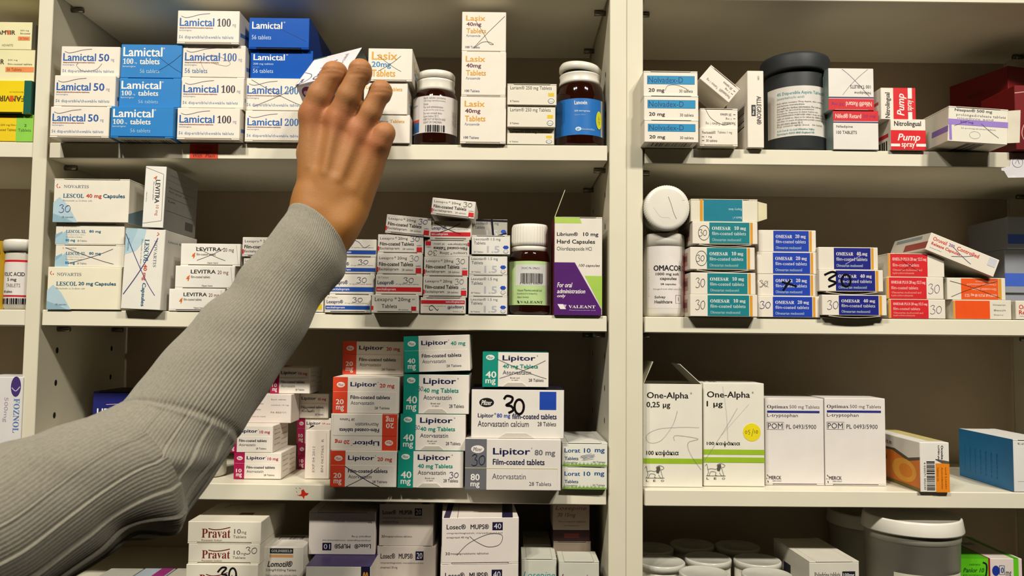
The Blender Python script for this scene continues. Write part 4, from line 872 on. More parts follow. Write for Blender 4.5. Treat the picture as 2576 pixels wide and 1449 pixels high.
# ------------------------------------------------------------------ bottom shelf
GV = 'cream cartons with dark red lettering'
stack('L', 4, [
    (vscale(PRV([sl([(.44, .25), (.5, .1), (.56, .12), (.5, .3), (.57, .35), (.48, .55)], 1.8, K), l([(.65+.05*math.cos(q/3), .33+.22*math.sin(q/3)) for q in range(20)], 1.8, K)]), .84), 467, 648, 1420, -.014, 'cream carton with thick black 30 over dark red lettering, cut off below'),
    (PRV(pen30(.8, .15, .96, .5, '#55525a', .5)), 473, 653, 1368, -.012, 'cream carton with dark red lettering and thin pencilled 30, middle of three'),
    (PRV(), 472, 656, 1312, -.012, 'cream carton with dark red lettering, top of three below the lower shelf')], GV)
stack('L', 4, [(vscale(LOM, .70), 657, 762, 1376, .004, 'cream carton with black and tan logo bars, beside the dark red lettered stack', dict(d=.05))])
z_ = stack('L', 4, [(LO1B, 768, 932, 1425, -.020, 'carton with purple top and black and gold corner logo, cut off at the bottom')])
stack('L', 4, [(dict(LO1, T=[bar(.1, .1, .9, .5, 30)]), 777, 944, 1287, .0225, 'upside-down white carton with purple underside, standing on the purple-topped carton', dict(inv=True, d=.07))], z=z_)
GU = 'white cartons with a number in a dark square'
stack('L', 4, [
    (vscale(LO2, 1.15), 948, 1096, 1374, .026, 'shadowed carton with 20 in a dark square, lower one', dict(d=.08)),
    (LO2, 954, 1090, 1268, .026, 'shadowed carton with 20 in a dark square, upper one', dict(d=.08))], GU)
stack('L', 4, [
    (vscale(LO4, 1.38), 1108, 1304, 1419, -.020, 'white carton with 40 in a dark square, cut off by the bottom edge', dict(yaw=4)),
    (LO4P, 1112, 1305, 1302, -.020, 'white carton with 40 in a dark square and a looped pen line', dict(yaw=4))], GU)
GW = 'grey cartons with handwritten names'
stack('L', 4, [(losp('#2a8f94'), 1312, 1400, 1405, .0, 'grey carton with teal handwriting in the bottom row', dict(d=.045))], GW)
stack('L', 4, [(losp('#77324a'), 1406, 1507, 1412, -.006, 'grey carton with dark pink handwriting beside the double upright', dict(d=.038))], GW)
stack('L', 4, [(dict(base='#b7b3a2', T=[t(.1, .2, .8, .5, 'tablets', '#777')], d=.06), 1316, 1386, 1370, .050, 'plain grey carton behind the one with teal handwriting')], GW)
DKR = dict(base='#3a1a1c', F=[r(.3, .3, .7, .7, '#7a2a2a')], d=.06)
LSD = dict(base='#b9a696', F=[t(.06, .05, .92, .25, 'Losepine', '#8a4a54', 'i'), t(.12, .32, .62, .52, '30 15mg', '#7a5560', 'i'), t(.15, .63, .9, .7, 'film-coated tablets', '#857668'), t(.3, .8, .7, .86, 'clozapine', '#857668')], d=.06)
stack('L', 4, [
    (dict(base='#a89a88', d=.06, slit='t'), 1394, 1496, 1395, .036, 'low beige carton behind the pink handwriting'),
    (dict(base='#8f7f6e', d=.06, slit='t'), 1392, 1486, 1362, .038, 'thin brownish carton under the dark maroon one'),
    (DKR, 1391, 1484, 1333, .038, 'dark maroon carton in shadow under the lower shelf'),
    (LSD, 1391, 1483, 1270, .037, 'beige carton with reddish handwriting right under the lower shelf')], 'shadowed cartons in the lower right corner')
for (a, b, c1, lb) in ((212, 300, '#c9c5b8', 'pale carton lying flat at the very bottom, left one of three'), (304, 386, '#b9c4cc', 'carton with a magenta-striped top at the very bottom'), (390, 462, '#cfc6b6', 'pale carton at the very bottom next to the dark red lettered stack')):
    T = [r(.55, 0, .95, 1, '#a0347c')] if 'magenta' in lb else [l([(.2, .1), (.9, .1)], .5, '#7f9cc4')]
    stack('L', 4, [(dict(base=c1, T=T, d=.055), a, b, 1469, .0, lb)], 'cartons lying flat at the very bottom')
PAL = dict(base='#dcd6c6', F=[t(.1, .3, .62, .45, 'Paludrine tablets', '#45413f', 's'), r(.66, .28, .92, .5, '#221f26'), t(.68, .33, .90, .45, '100mg', '#ddd', 'b')], T=[bar(.1, .05, .9, .3, 26)], L=[r(.3, .2, .5, .5, '#33303a')], slit='t', d=.095)
stack('R', 4, [(vscale(PAL, .42), 2035, 2163, 1412, -.004, 'long beige carton with a barcode along its top edge, beside the round jars', dict(yaw=3))])
PNL = dict(base='#e2d6cc', F=[r(0, 0, .45, 1, '#63c81c'), r(.45, 0, .48, 1, '#a01a24'), r(.86, 0, .94, 1, '#63c81c'), t(.04, .30, .38, .44, 'Panlor 10', '#15501c', 'bi'), t(.14, .16, .32, .22, 'tablets', '#1d5a20'), t(.04, .5, .4, .55, 'paracetamol', '#1d5a20'), fr(.63, .22, .71, .5, .6, '#2a4a90'), e(.57, .38, .06, .16, '#1c3596'), t(.65, .27, .70, .45, '0', '#2a4a90', 'b'), t(.73, .4, .82, .6, 'mg', '#555'), sl([(.36, .12), (.42, .2), (.41, .5), (.38, .6)], 1.6, '#14202c')],
     T=[r(0, 0, .45, 1, '#4fae18'), r(.45, 0, .48, 1, '#8a1a24'), r(.86, 0, .94, 1, '#4fae18'), r(.55, .3, .75, .4, '#8d9a9a')], L=[r(0, 0, 1, 1, '#1a2a14')], d=.12)
stack('R', 4, [(dict(vscale(PNL, .42), d=.095), 2417, 2572, 1405, .036, 'bright green and beige carton with blue ink blot, bottom right corner')])
# ------------------------------------------------------------------ bottles, jars and tubs
AMBER = glassmat('#381508', .06, .55, 'amber_glass')
WPL = mat('#e9e4d6', .3, .02, 60, coat=.3, name='white_plastic')
GPL = mat('#26292b', .55, .08, 30, name='black_plastic')
TUBM = mat('#a8a493', .4, .03, 30, name='grey_plastic')
def cylpos(cx, cy, R, z0, z1, span, mid=0):
    def pos(u, v, q):
        a = -math.pi/2+mid+(u-.5)*span
        return (cx+(R+q)*math.cos(a), cy+(R+q)*math.sin(a), z1+(z0-z1)*v)
    return pos
def label(o, R, z0, z1, span, art, bg, name='label', mid=0):
    m = MB(); pos = cylpos(0, 0, R+.0001, z0, z1, span, mid); n = 40; vs = []
    for j in range(n+1):
        vs += [pos(j/n, 1, 0), pos(j/n, 0, 0)]
    m.add(vs, [[2*j, 2*j+2, 2*j+3, 2*j+1] for j in range(n)], mat(bg, .4), True)
    paint(m, pos, art, R*span, z1-z0, True)
    return m.build(name, o)
def base(cx, yc, bay, n):
    x = P(cx, 500, yc).x
    for py in (300, 500, 700, 900, 1200):
        x = P(cx, py, yc).x
        if abs(P(cx, py, yc).z-shz(bay, n, x)) < .06: break
    return Vector((x, yc, shz(bay, n, x)+.0005))
def zpx(cx, py, Y): return P(cx, py, Y).z
def ribs(n, a): return lambda ang, z: 1+a*math.cos(n*ang)
def shoulder(R, H, rn, hn):
    """profile of a bottle: foot, straight wall, round shoulder, neck"""
    pr = [(R*.80, 0), (R*.94, .0008), (R, .004), (R, H*.55), (R, H*.72)]
    for q in range(1, 8):
        a = q/8*math.pi/2
        pr.append((rn+(R-rn)*math.cos(a), H*.72+(H*.28)*math.sin(a)))
    return pr+[(rn, H), (rn, H+hn)]
def pills(o, R, z0, z1, col, n=90, seed=1):
    m = MB(); rr = random.Random(seed); c = mat(col, .4, .1, 200)
    for _ in range(n):
        a = rr.uniform(0, 2*math.pi); q = (R-.0048)*math.sqrt(rr.uniform(.6, 1)); z = rr.uniform(z0, z1)
        s = MB(); s.lathe([(0.0001, -.0016), (.003, -.0014), (.0042, 0), (.003, .0014), (.0001, .0016)], c, 10)
        s.xform(Matrix.Translation((q*math.cos(a), q*math.sin(a), z)) @ Matrix.Rotation(rr.uniform(0, 3), 4, 'X') @ Matrix.Rotation(rr.uniform(0, 3), 4, 'Y'))
        m.add(s.v, s.f, c, True)
    o2 = m.build('tablets', o); o2['kind'] = 'stuff'; return o2

# amber bottle beside the cream cartons
def bottle(name, lb, cx, Yc, bay, n, R, ybodytop, bodymat, group=None):
    b = base(cx, Yc, bay, n); H = zpx(cx, ybodytop, Yc)-b.z
    return b, H
R_ = .0246; Yc = .026
b = base(1096, Yc, 'L', 1); z = lambda py: zpx(1096, py, Yc)-b.z
m = MB(); m.lathe(shoulder(R_, z(237), .0195, .003), AMBER); o = m.build('pill_bottle', loc=b)
tag(o, 'brown bottle with white cap and pale barcode label, between cream carton stacks', 'bottle')
lab = [r(0, 0, .24, 1, '#cfc8c4'), r(0, .62, .24, .70, '#c2403a'), r(0, .70, .24, .97, '#1d5f9c'), t(.02, .2, .2, .28, 'microgram', '#5f6a80')]
lab += [t(.33, .03+.083*i, .33+w_, .085+.083*i, s_, '#8f8782') for i, (s_, w_) in enumerate((('Each tablet contains', .36), ('100 mcg Levothyroxine', .36), ('Dose', .08), ('For oral administration', .32), ('As directed by your doctor', .34), ('Do not exceed dose', .30), ('Store below 25 C', .25), ('KEEP OUT OF REACH AND', .36), ('SIGHT OF CHILDREN', .30)))]
lab += [bar(.37, .80, .68, .98, 9), t(.83, .38, .86, .75, 'LOT 11AC17', '#4a4644', 'u'), t(.89, .40, .92, .78, 'EXP 03 2013', '#4a4644', 'u')]
label(o, R_, z(347), z(257), 2.7, lab, '#ded6cf')
m = MB(); m.lathe([(.0190, z(238)), (.0207, z(236)), (.0209, z(231)), (.0200, z(222)), (.0206, z(214)), (.0208, z(210)), (.0200, z(209))], WPL); m.build('cap_collar', o)
m = MB(); m.lathe([(.0198, z(206)), (.0207, z(205)), (.0208, z(194)), (.0195, z(189)), (.012, z(187.5)), (.0001, z(187))], WPL, rf=ribs(60, .004)); m.build('cap', o)
pills(o, R_, .0055, .013, '#a8672a', 70, 3)

# big bottle with blue label
R_ = .0270; Yc = .029
b = base(1458, Yc, 'L', 1); zz_ = lambda py: zpx(1458, py, Yc)-b.z; z = zz_
m = MB(); m.lathe(shoulder(R_, z(219), .0215, .002), AMBER); o = m.build('pill_bottle', loc=b)
tag(o, 'big brown bottle with bright blue label and tilted white lid', 'bottle')
lab = [t(.40, .06, .57, .17, 'Lanoxin', WH, 'b'), t(.40, .32, .61, .38, '250 micrograms', '#cfe0ee', 'b'), t(.40, .43, .55, .48, 'digoxin tablets', '#8fb8dc'), e(.455, .84, .04, .055, '#cfe0ee'), t(.435, .82, .475, .87, 'gsk', '#1d6ab0', 'b'), t(.50, .82, .68, .87, 'GlaxoSmithKline', '#b9d3e8'),
       r(.80, .0, .86, 1, '#ded6cf')]+[l([(.813, .04+.03*i), (.848, .04+.03*i)], .25, '#777') for i in range(30)]
label(o, R_, z(354), z(265), 3.0, lab, '#1c6fbe')
m = MB(); pos = cylpos(0, 0, R_+.0006, z(354), z(265), 3.0)
m.add([pos(.755+.055*math.cos(q*math.pi/12), .56-.25*math.sin(q*math.pi/12), .0001) for q in range(24)], [list(range(24))], mat('#d6d428', .4))
paint(m, pos, [sl([(.74, .45), (.75, .55), (.77, .5)], .3, '#7a7a20'), sl([(.74, .62), (.76, .6), (.77, .68)], .3, '#7a7a20')], R_*3, .04, True)
m.build('round_sticker', o)
m = MB(); m.lathe([(.0205, z(221)), (.0226, z(218)), (.0228, z(214)), (.0218, z(208)), (.0222, z(198)), (.0226, z(196)), (.0216, z(194)), (.0205, z(194)), (.020, z(205))], WPL); m.build('cap_collar', o)
m = MB(); m.lathe([(.0212, 0), (.0226, .0005), (.0228, .0055), (.0212, .0085), (.012, .0098), (.0001, .010)], WPL, rf=lambda a, q: 1+.09*max(0, math.cos(a-.1))**40)
m.xform(Matrix.Translation((0, 0, z(189))) @ Matrix.Rotation(math.radians(5.5), 4, 'Y') @ Matrix.Translation((-.0005, 0, 0))); m.build('flip_lid', o)
m = MB(); m.lathe([(.0200, z(194)), (.0195, z(187))], mat('#1d1512', .5)); m.build('neck', o)
pills(o, R_, .0055, .012, '#c8642c', 130, 5)

# brown bottle with pale-green label
R_ = .0223; Yc = .0245
b = base(1332, Yc, 'L', 2); z = lambda py: zpx(1332, py, Yc)-b.z
m = MB(); m.lathe(shoulder(R_, z(634), .0185, .0015), AMBER); o = m.build('pill_bottle', loc=b)
tag(o, 'brown bottle with ridged white cap and pale-green label, beside the purple carton', 'bottle')
lab = [r(.24, .08, .80, .56, '#d8d6d0'), r(.80, 0, 1, 1, '#cfd3c0'), fr(.36, .13, .46, .20, .25, '#555'), t(.37, .145, .45, .19, 'POM', '#555'), t(.48, .14, .66, .19, 'PA 1096/3/1', '#555'), bar(.34, .28, .72, .50, 26), t(.33, .49, .71, .53, '5 060022 636309', '#3a3a3a'),
       t(.28, .64, .70, .69, 'Valeant Pharmaceuticals Ltd', '#5f6a50'), t(.28, .72, .62, .77, 'Distributed in Ireland by', '#5f6a50'), t(.28, .80, .48, .85, 'Allphar Services', '#5f6a50'), p([(.28, .90), (.31, .90), (.33, .96), (.30, .96)], '#33382c'), t(.34, .905, .72, .96, 'VALEANT', '#4a5a44', 's'), t(.84, .55, .88, .95, 'Batch no. 2209 A', '#555', 'u'), t(.90, .6, .94, .95, 'Exp. 2011', '#555', 'u')]
label(o, R_, z(769), z(661), 2.9, lab, '#bcd893')
m = MB(); m.lathe([(.0182, z(636)), (.0196, z(634)), (.0197, z(625)), (.0190, z(623))], WPL); m.build('cap_collar', o)
m = MB(); m.lathe([(.0188, z(621)), (.0198, z(620)), (.0199, z(612)), (.0195, z(575)), (.0185, z(568)), (.012, z(566)), (.0001, z(565.5))], WPL, 144, rf=lambda a, q: 1+(.012*math.cos(36*a) if z(615) < q < z(570) else 0)); m.build('cap', o)

# black jar
R_ = .0330; Yc = .036
b = base(2000, Yc, 'R', 1); z = lambda py: zpx(2000, py, Yc)-b.z
m = MB(); m.lathe([(R_*.93, 0), (R_*.985, .001), (R_, .003), (R_, z(205)), (R_*.97, z(196))], GPL, 64); o = m.build('plastic_jar', loc=b)
tag(o, 'large black plastic jar with a white text label', 'jar')
m = MB(); m.lathe([(R_*1.02, z(198)), (R_*1.11, z(197)), (R_*1.12, z(192)), (R_*1.12, z(165)), (R_*1.09, z(158)), (R_*1.02, z(155)), (.0001, z(154))], GPL, 160, rf=lambda a, q: 1+(.004*math.cos(80*a) if z(192) < q < z(163) else 0)); m.build('screw_lid', o)
tl = '#3f8f95'; tx_ = '#7d776f'
lab = [t(.16, .10, .90, .185, '4% Dispersible Aspirin Tablets BP 75mg', tl, 'b'), t(.16, .20, .48, .26, '(acetylsalicylic acid)', tl), t(.74, .24, .88, .28, '1000 tablets', tx_)]
for i, (s_, w_) in enumerate((('Each tablet contains 75mg Aspirin. Also contains saccharin', .70), ('and lactose monohydrate', .32), ('See leaflet for further information. For oral use.', .55), ('Dosage: As directed by practitioner', .44), ('Directions: Disperse in water before use.', .50), ('FOR DISPENSING PURPOSES ONLY. Keep out of the reach and', .70), ('sight of children. Not to be taken by children under 12 or', .70), ('less than 16 years. If symptoms persist consult your doctor', .68), ('Do not store above 25 C', .30), ('Keep container tightly closed.    PA 126/143', .56))):
    lab.append(t(.16, .305+.052*i, .16+w_, .342+.052*i, s_, tx_, 'b'))
lab += [t(.16, .855, .60, .90, 'A H Cox & Co Ltd Whiddon Valley', tl, 'b'), t(.16, .92, .60, .965, 'Barnstaple EX32 8NS England UK', tl, 'b')]
label(o, R_, z(359), z(238), 2.75, lab, '#e2dcd2')

# white bottle with red spine label, its twin lying on it
R_ = .0222; Yc = .0235
b = base(1670, Yc, 'R', 2); z = lambda py: zpx(1670, py, Yc)-b.z
def white_bottle(H, zt, capr, rf=None):
    m = MB(); m.lathe([(R_*.9, 0), (R_*.98, .001), (R_, .004), (R_, H-.004), (R_*.97, H-.001), (R_*.9, H)], WPL, 64)
    return m
m = white_bottle(z(624), 0, 0); o = m.build('pill_bottle', loc=b)
tag(o, 'white plastic bottle with black title and red strip, standing beside the teal column', 'bottle', 'white plastic bottles by the double upright')
lab = [bar(.0, .36, .17, .82, 16, K, True), r(.82, .14, .92, .995, '#d2555c'), t(.26, .31, .76, .40, 'OMACOR', '#221f22', 'B'), l([(.80+.02*math.cos(q/3), .355+.035*math.sin(q/3)) for q in range(20)], .6, '#5a2026'), t(.30, .43, .70, .485, '1000 mg soft', '#4a4644', 'b'), t(.37, .50, .65, .56, 'capsules', '#4a4644', 'b'), t(.38, .60, .64, .635, '28 capsules', '#4a4644', 'b'), t(.25, .68, .74, .71, 'Omega-3-acid ethyl esters 90', '#77716c'),
       t(.28, .80, .46, .85, 'Solvay', '#66625f', 'b'), t(.28, .87, .57, .92, 'Healthcare', '#66625f', 'b'), fr(.63, .79, .74, .92, .35, '#66625f'), l([(.685, .82), (.685, .88)], .5, '#66625f')]
label(o, R_, z(777), z(624), 2.9, lab, '#e6dfd8')
m = MB(); m.lathe([(R_*.9, z(624)), (R_*1.0, z(623.5)), (R_*1.0, z(596)), (R_*.93, z(592)), (.012, z(590.5)), (.0001, z(590))], WPL, 144, rf=ribs(70, .003)); m.build('cap', o)
zc_ = z(590)
m = MB(); Rc = .0241
m.lathe([(.0001, .0165), (Rc*.8, .0165), (Rc*.965, .0160), (Rc, .0135), (Rc, .0), (Rc*.9, 0)], WPL, 180, rf=lambda a, q: 1+(.012*math.cos(60*a) if q < .0145 else 0))
Mb = Matrix.Translation((P(1679, 528, -.008).x, .009, b.z+zc_+Rc*1.012+.0002)) @ Matrix.Rotation(math.radians(90), 4, 'X')
body = MB(); body.lathe([(Rc*.9, -.075), (Rc*.97, -.073), (Rc*.97, -.004), (Rc*.9, -.0005)], WPL, 64)
o = body.build('pill_bottle', M=Mb)
tag(o, 'white plastic bottle lying on its side, round lid facing out', 'bottle', 'white plastic bottles by the double upright')
paint(m, lambda u, v, q: ((u-.5)*2*Rc, (.5-v)*2*Rc, .0165+q), [sl([(.52, .26), (.58, .42), (.64, .62), (.70, .75)], .45, '#5a564c'), sl([(.2, .5), (.35, .7), (.52, .72), (.56, .76)], .15, '#b5ae9c'), l([(.82, .34), (.88, .33)], .2, '#aaa28f')], 2*Rc, 2*Rc)
m.build('cap', o)

# folic acid bottle on the far-left unit
R_ = .0168; Yc = .020
b = base(57, Yc, 'F', 2); z = lambda py: zpx(57, py, Yc)-b.z
m = MB(); m.lathe([(R_*.9, 0), (R_, .002), (R_, z(642)), (R_*.96, z(636)), (R_*.9, z(634))], mat('#cfc9ba', .3, .03, 40, coat=.3, name='milky_plastic'), 64); o = m.build('pill_bottle', loc=b)
tag(o, 'white pill bottle with a red-bordered label, at the left edge of the middle shelf', 'bottle')
lab = [r(.05, 0, 1, .84, '#cf2026'), r(.13, .13, .97, .73, '#e9e2da'), r(.17, .08, .93, .13, '#e9e2da'), r(.22, .05, .88, .08, '#e9e2da'), r(.17, .73, .93, .78, '#e9e2da'), r(.22, .78, .88, .80, '#e9e2da'), t(.23, .28, .74, .37, 'FOLIC ACID', '#33302f', 'b'), t(.36, .41, .58, .50, '5 mg', '#33302f', 'b'), t(.33, .54, .66, .62, 'TABLETS', '#8a8583'), t(.24, .69, .50, .75, '100 tablets', '#5f5a58', 'b'), bar(.1, .87, .95, 1, 18)]
label(o, R_, z(766), z(657), 2.7, lab, '#e6dfd8')
m = MB(); m.lathe([(R_*1.0, z(635)), (R_*1.13, z(634)), (R_*1.15, z(612)), (R_*1.1, z(607)), (R_*.9, z(605)), (.0001, z(604))], WPL, 64); m.build('cap', o)
stack('F', 2, [(dict(base='#b8901e', F=[t(.3, .05, .8, .2, 'OMEGA', '#6b4d10', 'b'), t(.3, .4, .8, .44, 'capsules', '#6b4d10'), t(.3, .55, .8, .6, 'fish oil', '#6b4d10')], d=.06), -60, 16, 606, .012, 'dull yellow carton behind the red-labelled bottle at the left edge')])
# white bottle on the lower shelf
R_ = .0202; Yc = .045
b = base(520, Yc, 'L', 3); z = lambda py: zpx(520, py, Yc)-b.z
m = MB(); m.lathe([(R_*.9, 0), (R_*.98, .001), (R_, .004), (R_, .046), (R_*.9, .050), (R_*.75, .051)], WPL, 64); o = m.build('pill_bottle', loc=b)
tag(o, 'white bottle with a pale-blue label, peeping out under the forearm', 'bottle')
label(o, R_, .018, .042, 2.9, [t(.1+.0*i, .15+.14*i, .95, .2+.14*i, 'read the leaflet before use keep out of reach', '#6f93c4') for i in range(5)], '#b5cbe6')
m = MB(); m.lathe([(R_*.75, .0512), (R_*.86, .052), (R_*.86, .064), (R_*.8, .066), (.0001, .0662)], WPL, 64); m.build('cap', o)

# white tubs and round jars on the bottom shelf, right unit
def tub(cx, py, Yc, R, label_, grp):
    x = P(cx, py, Yc).x; b = Vector((x, Yc, shz('R', 4, x)+.0001)); zt = P(cx, py, Yc-R).z-b.z
    m = MB(); m.lathe([(R*.82, 0), (R*.86, .002), (R*.925, zt-.024), (R*.94, zt-.0235), (R*.94, zt-.0125), (R*.93, zt-.012)], TUBM, 72); o = m.build('plastic_tub', loc=b)
    tag(o, label_, 'tub', grp)
    m = MB(); m.lathe([(R*.945, zt-.0135), (R*1.0, zt-.0150), (R*1.005, zt-.0135), (R*.965, zt-.002), (R*.945, zt), (R*.92, zt-.0005), (R*.90, zt-.003), (.0001, zt-.003)], WPL, 96,
                      rf=lambda a, q: 1+(.035*max(0, math.cos(a-.12))**200 if q < zt-.011 else 0)); m.build('snap_lid', o)
    return o, zt
o, zt = tub(2293, 1318, .034, .0505, 'large grey tub with a white snap lid, in front on the bottom shelf', 'tubs with white snap lids')
label(o, .0463, zt-.098, zt-.0535, 1.7, [], '#d9d6bd')
tub(2190, 1306, .138, .0500, 'white-lidded tub at the back, half hidden by the front tub', 'tubs with white snap lids')
JB = mat('#cfcbbb', .35, .03, 40, name='milky_jar'); JL = glassmat('#dcd9ca', .22, .2, 'cloudy_lid')
for (x, y, lb) in ((.1715, .045, 'round jar with cloudy lid next to the double upright, bottom shelf'), (.208, .004, 'round jar with glinting cloudy lid, left one of the two in front'), (.272, .000, 'round jar with glinting cloudy lid, right one of the two in front'),
                   (.226, .060, 'round jar with cloudy lid in the middle of the cluster'), (.279, .054, 'round jar with cloudy lid touching the long beige carton'), (.1705, .100, 'round jar in shadow at the back next to the double upright'),
                   (.222, .118, 'round jar in deep shadow, furthest back of the cluster'), (.274, .112, 'round jar in deep shadow at the back beside the long beige carton')):
    R = .0255; b = Vector((x, y, shz('R', 4, x)+.0001)); H = -.2440-b.z
    m = MB(); m.lathe([(R*.9, 0), (R*.96, .002), (R*.96, H-.006), (R*.9, H-.005)], JB, 48); o = m.build('plastic_jar', loc=b)
    tag(o, lb, 'jar', 'round jars with cloudy lids')
    m = MB(); m.lathe([(R*.965, H-.007), (R, H-.0072), (R*1.005, H-.001), (R*.97, H), (R*.92, H-.0002), (R*.86, H-.0009), (.0001, H-.0009)], JL, 64); m.build('screw_lid', o)

# ------------------------------------------------------------------ paper stuck on the shelf edges
def paper(x0, x1, y0, y1, art, col, nm, lb, cat, pts=None):
    a = P(x0, y1, 0); c = P(x1, y0, 0); w, h = c.x-a.x, c.z-a.z
    m = MB()
    if pts: m.add([(u*w, -.0004, h*(1-v)) for u, v in pts]+[(u*w, -.0001, h*(1-v)) for u, v in pts], [list(range(len(pts)))]+[[i, i+len(pts), (i+1) % len(pts)+len(pts), (i+1) % len(pts)] for i in range(len(pts))], mat(col, .5))
    else: m.box(0, -.0005, 0, w, -.0001, h, mat(col, .5), .0001)
    paint(m, lambda u, v, q: (u*w, -.0005-q, h*(1-v)), art, w, h)
    return tag(m.build(nm, loc=(a.x, 0, a.z)), lb, cat)
paper(477, 549, 363, 399, [t(.22, .12, .8, .3, 'Lamictal', '#7a1a14', 'i'), t(.2, .4, .78, .62, 'Caution', '#5a1a14', 'i'), t(.12, .68, .45, .9, 'With', '#5a1a14', 'i'), t(.56, .68, .9, .9, 'Plain', '#5a1a14', 'i')], '#d6401f', 'warning_sticker', 'orange-red handwritten sticker on the edge of the top shelf', 'sticker')
paper(2519, 2600, 398, 447, [l([(.5+.16*math.cos(q/3), .22+.26*math.sin(q/3)) for q in range(20)], .3, '#55525a'), sl([(.42, .3), (.5, .1), (.55, .3)], .3, '#55525a')], '#f1edf0', 'paper_label', 'white paper label hanging below the shelf edge at the right edge', 'label',
      [(0, .52), (.25, .44), (.3, 0), (1, 0), (1, .96), (.2, 1), (.08, .66), (0, .64)])
# ------------------------------------------------------------------ the carton in the hand
Uc = RGT*.9664+UPV*.1861-FWD*.1775; Vc = RGT*.0422+UPV*.566+FWD*.8233
Uc.normalize(); Vc = (Vc-Uc*Vc.dot(Uc)).normalized(); Zc = Uc.cross(Vc).normalized()
hd = .745; hw_, hdp, hh_ = .0515, .072, .0185
s_ = hd/ FPX
A0 = PD(743, 214, hd)                       # front upper left corner
M = Matrix((Uc, Vc, Zc)).transposed().to_4x4(); M.translation = A0+Uc*(hw_/2)-Zc*hh_
PUR = '#5c2560'
HELD = dict(base='#e6dfe2', rough=.35, F=[e(.16, .50, .10, .30, '#7a3a5c'), e(.13, .52, .04, .12, '#d9b9c9'), t(.30, .22, .95, .75, 'Orox', '#7a2a5a', 'B'), l([(0, .05), (1, .05)], .3, '#bbb0b8')],
    T=[t(.30, .30, .46, .98, 'Oroxine', PUR, 'Bu'), t(.50, .30, .60, .90, 'tablets', PUR, 'u'), t(.70, .15, .78, .8, '28 film-coated', '#8a7f8c', 'u'), r(.0, .0, .28, .035, '#2c6a3c'), sl([(.02, .55), (.2, .70), (.24, .85), (.15, .97), (.02, 1)], .9, '#3d4f6a'), t(.06, .83, .12, .97, '200', '#4a5a6a', 'bu')],
    R=[r(0, 0, 1, 1, '#1d3330'), t(.10, .2, .38, .8, '25', '#e0dcd6', 'b')], L=[r(0, 0, 1, .1, '#cfc6cc')])
carton(HELD, hw_, hdp, hh_, M, 'white carton with purple lettering and dark green end, held in the hand')

# ------------------------------------------------------------------ person: hand and forearm as one body, sleeve as clothing
def pr(x, y, d, rp): return (PD(x, y, d), rp*d/FPX)
def seg_sdf(X, a, ra, b, rb):
    a = np.array(a); b = np.array(b); ab = b-a; L2 = max(1e-12, float(ab@ab))
    h = np.clip(((X-a)@ab)/L2, 0, 1)
    return np.linalg.norm(X-a-h[..., None]*ab, axis=-1)-(ra+(rb-ra)*h)
def smin(a, b, k):
    h = np.clip(.5+.5*(b-a)/k, 0, 1)
    return b*(1-h)+a*h-k*h*(1-h)
Jt = dict(im=pr(806, 238, .702, 30.5), mm=pr(878, 240, .697, 30), rm=pr(932, 281, .703, 27.5), pm=pr(957, 356, .708, 27),
    i0=pr(787, 290, .708, 32.5), i1=pr(839, 183, .700, 26.5), i2=pr(847, 183, .727, 25), i3=pr(856, 192, .748, 22),
    m0=pr(851, 303, .704, 31.5), m1=pr(906, 177, .694, 26.5), m2=pr(909, 182, .726, 25), m3=pr(912, 194, .750, 22),
    r0=pr(903, 332, .708, 31.5), r1=pr(958, 230, .701, 26), r2=pr(959, 238, .731, 23), r3=pr(948, 254, .752, 22),
    p0=pr(946, 374, .714, 32), p1=pr(967, 335, .706, 25.5), p2=pr(962, 343, .735, 22), p3=pr(946, 350, .752, 20),
    ic=pr(782, 505, .706, 37), mc=pr(808, 520, .700, 38), rc=pr(834, 530, .701, 38), pc=pr(868, 545, .707, 36),
    t0=pr(776, 465, .722, 30), t1=pr(779, 385, .738, 28), t2=pr(786, 315, .752, 27), t3=pr(796, 272, .764, 23),
    h0=pr(932, 415, .722, 34), h1=pr(893, 530, .716, 35),
    w0=pr(781, 545, .704, 40), w1=pr(846, 575, .704, 42), f0=pr(732, 660, .696, 44), f1=pr(795, 700, .697, 44))
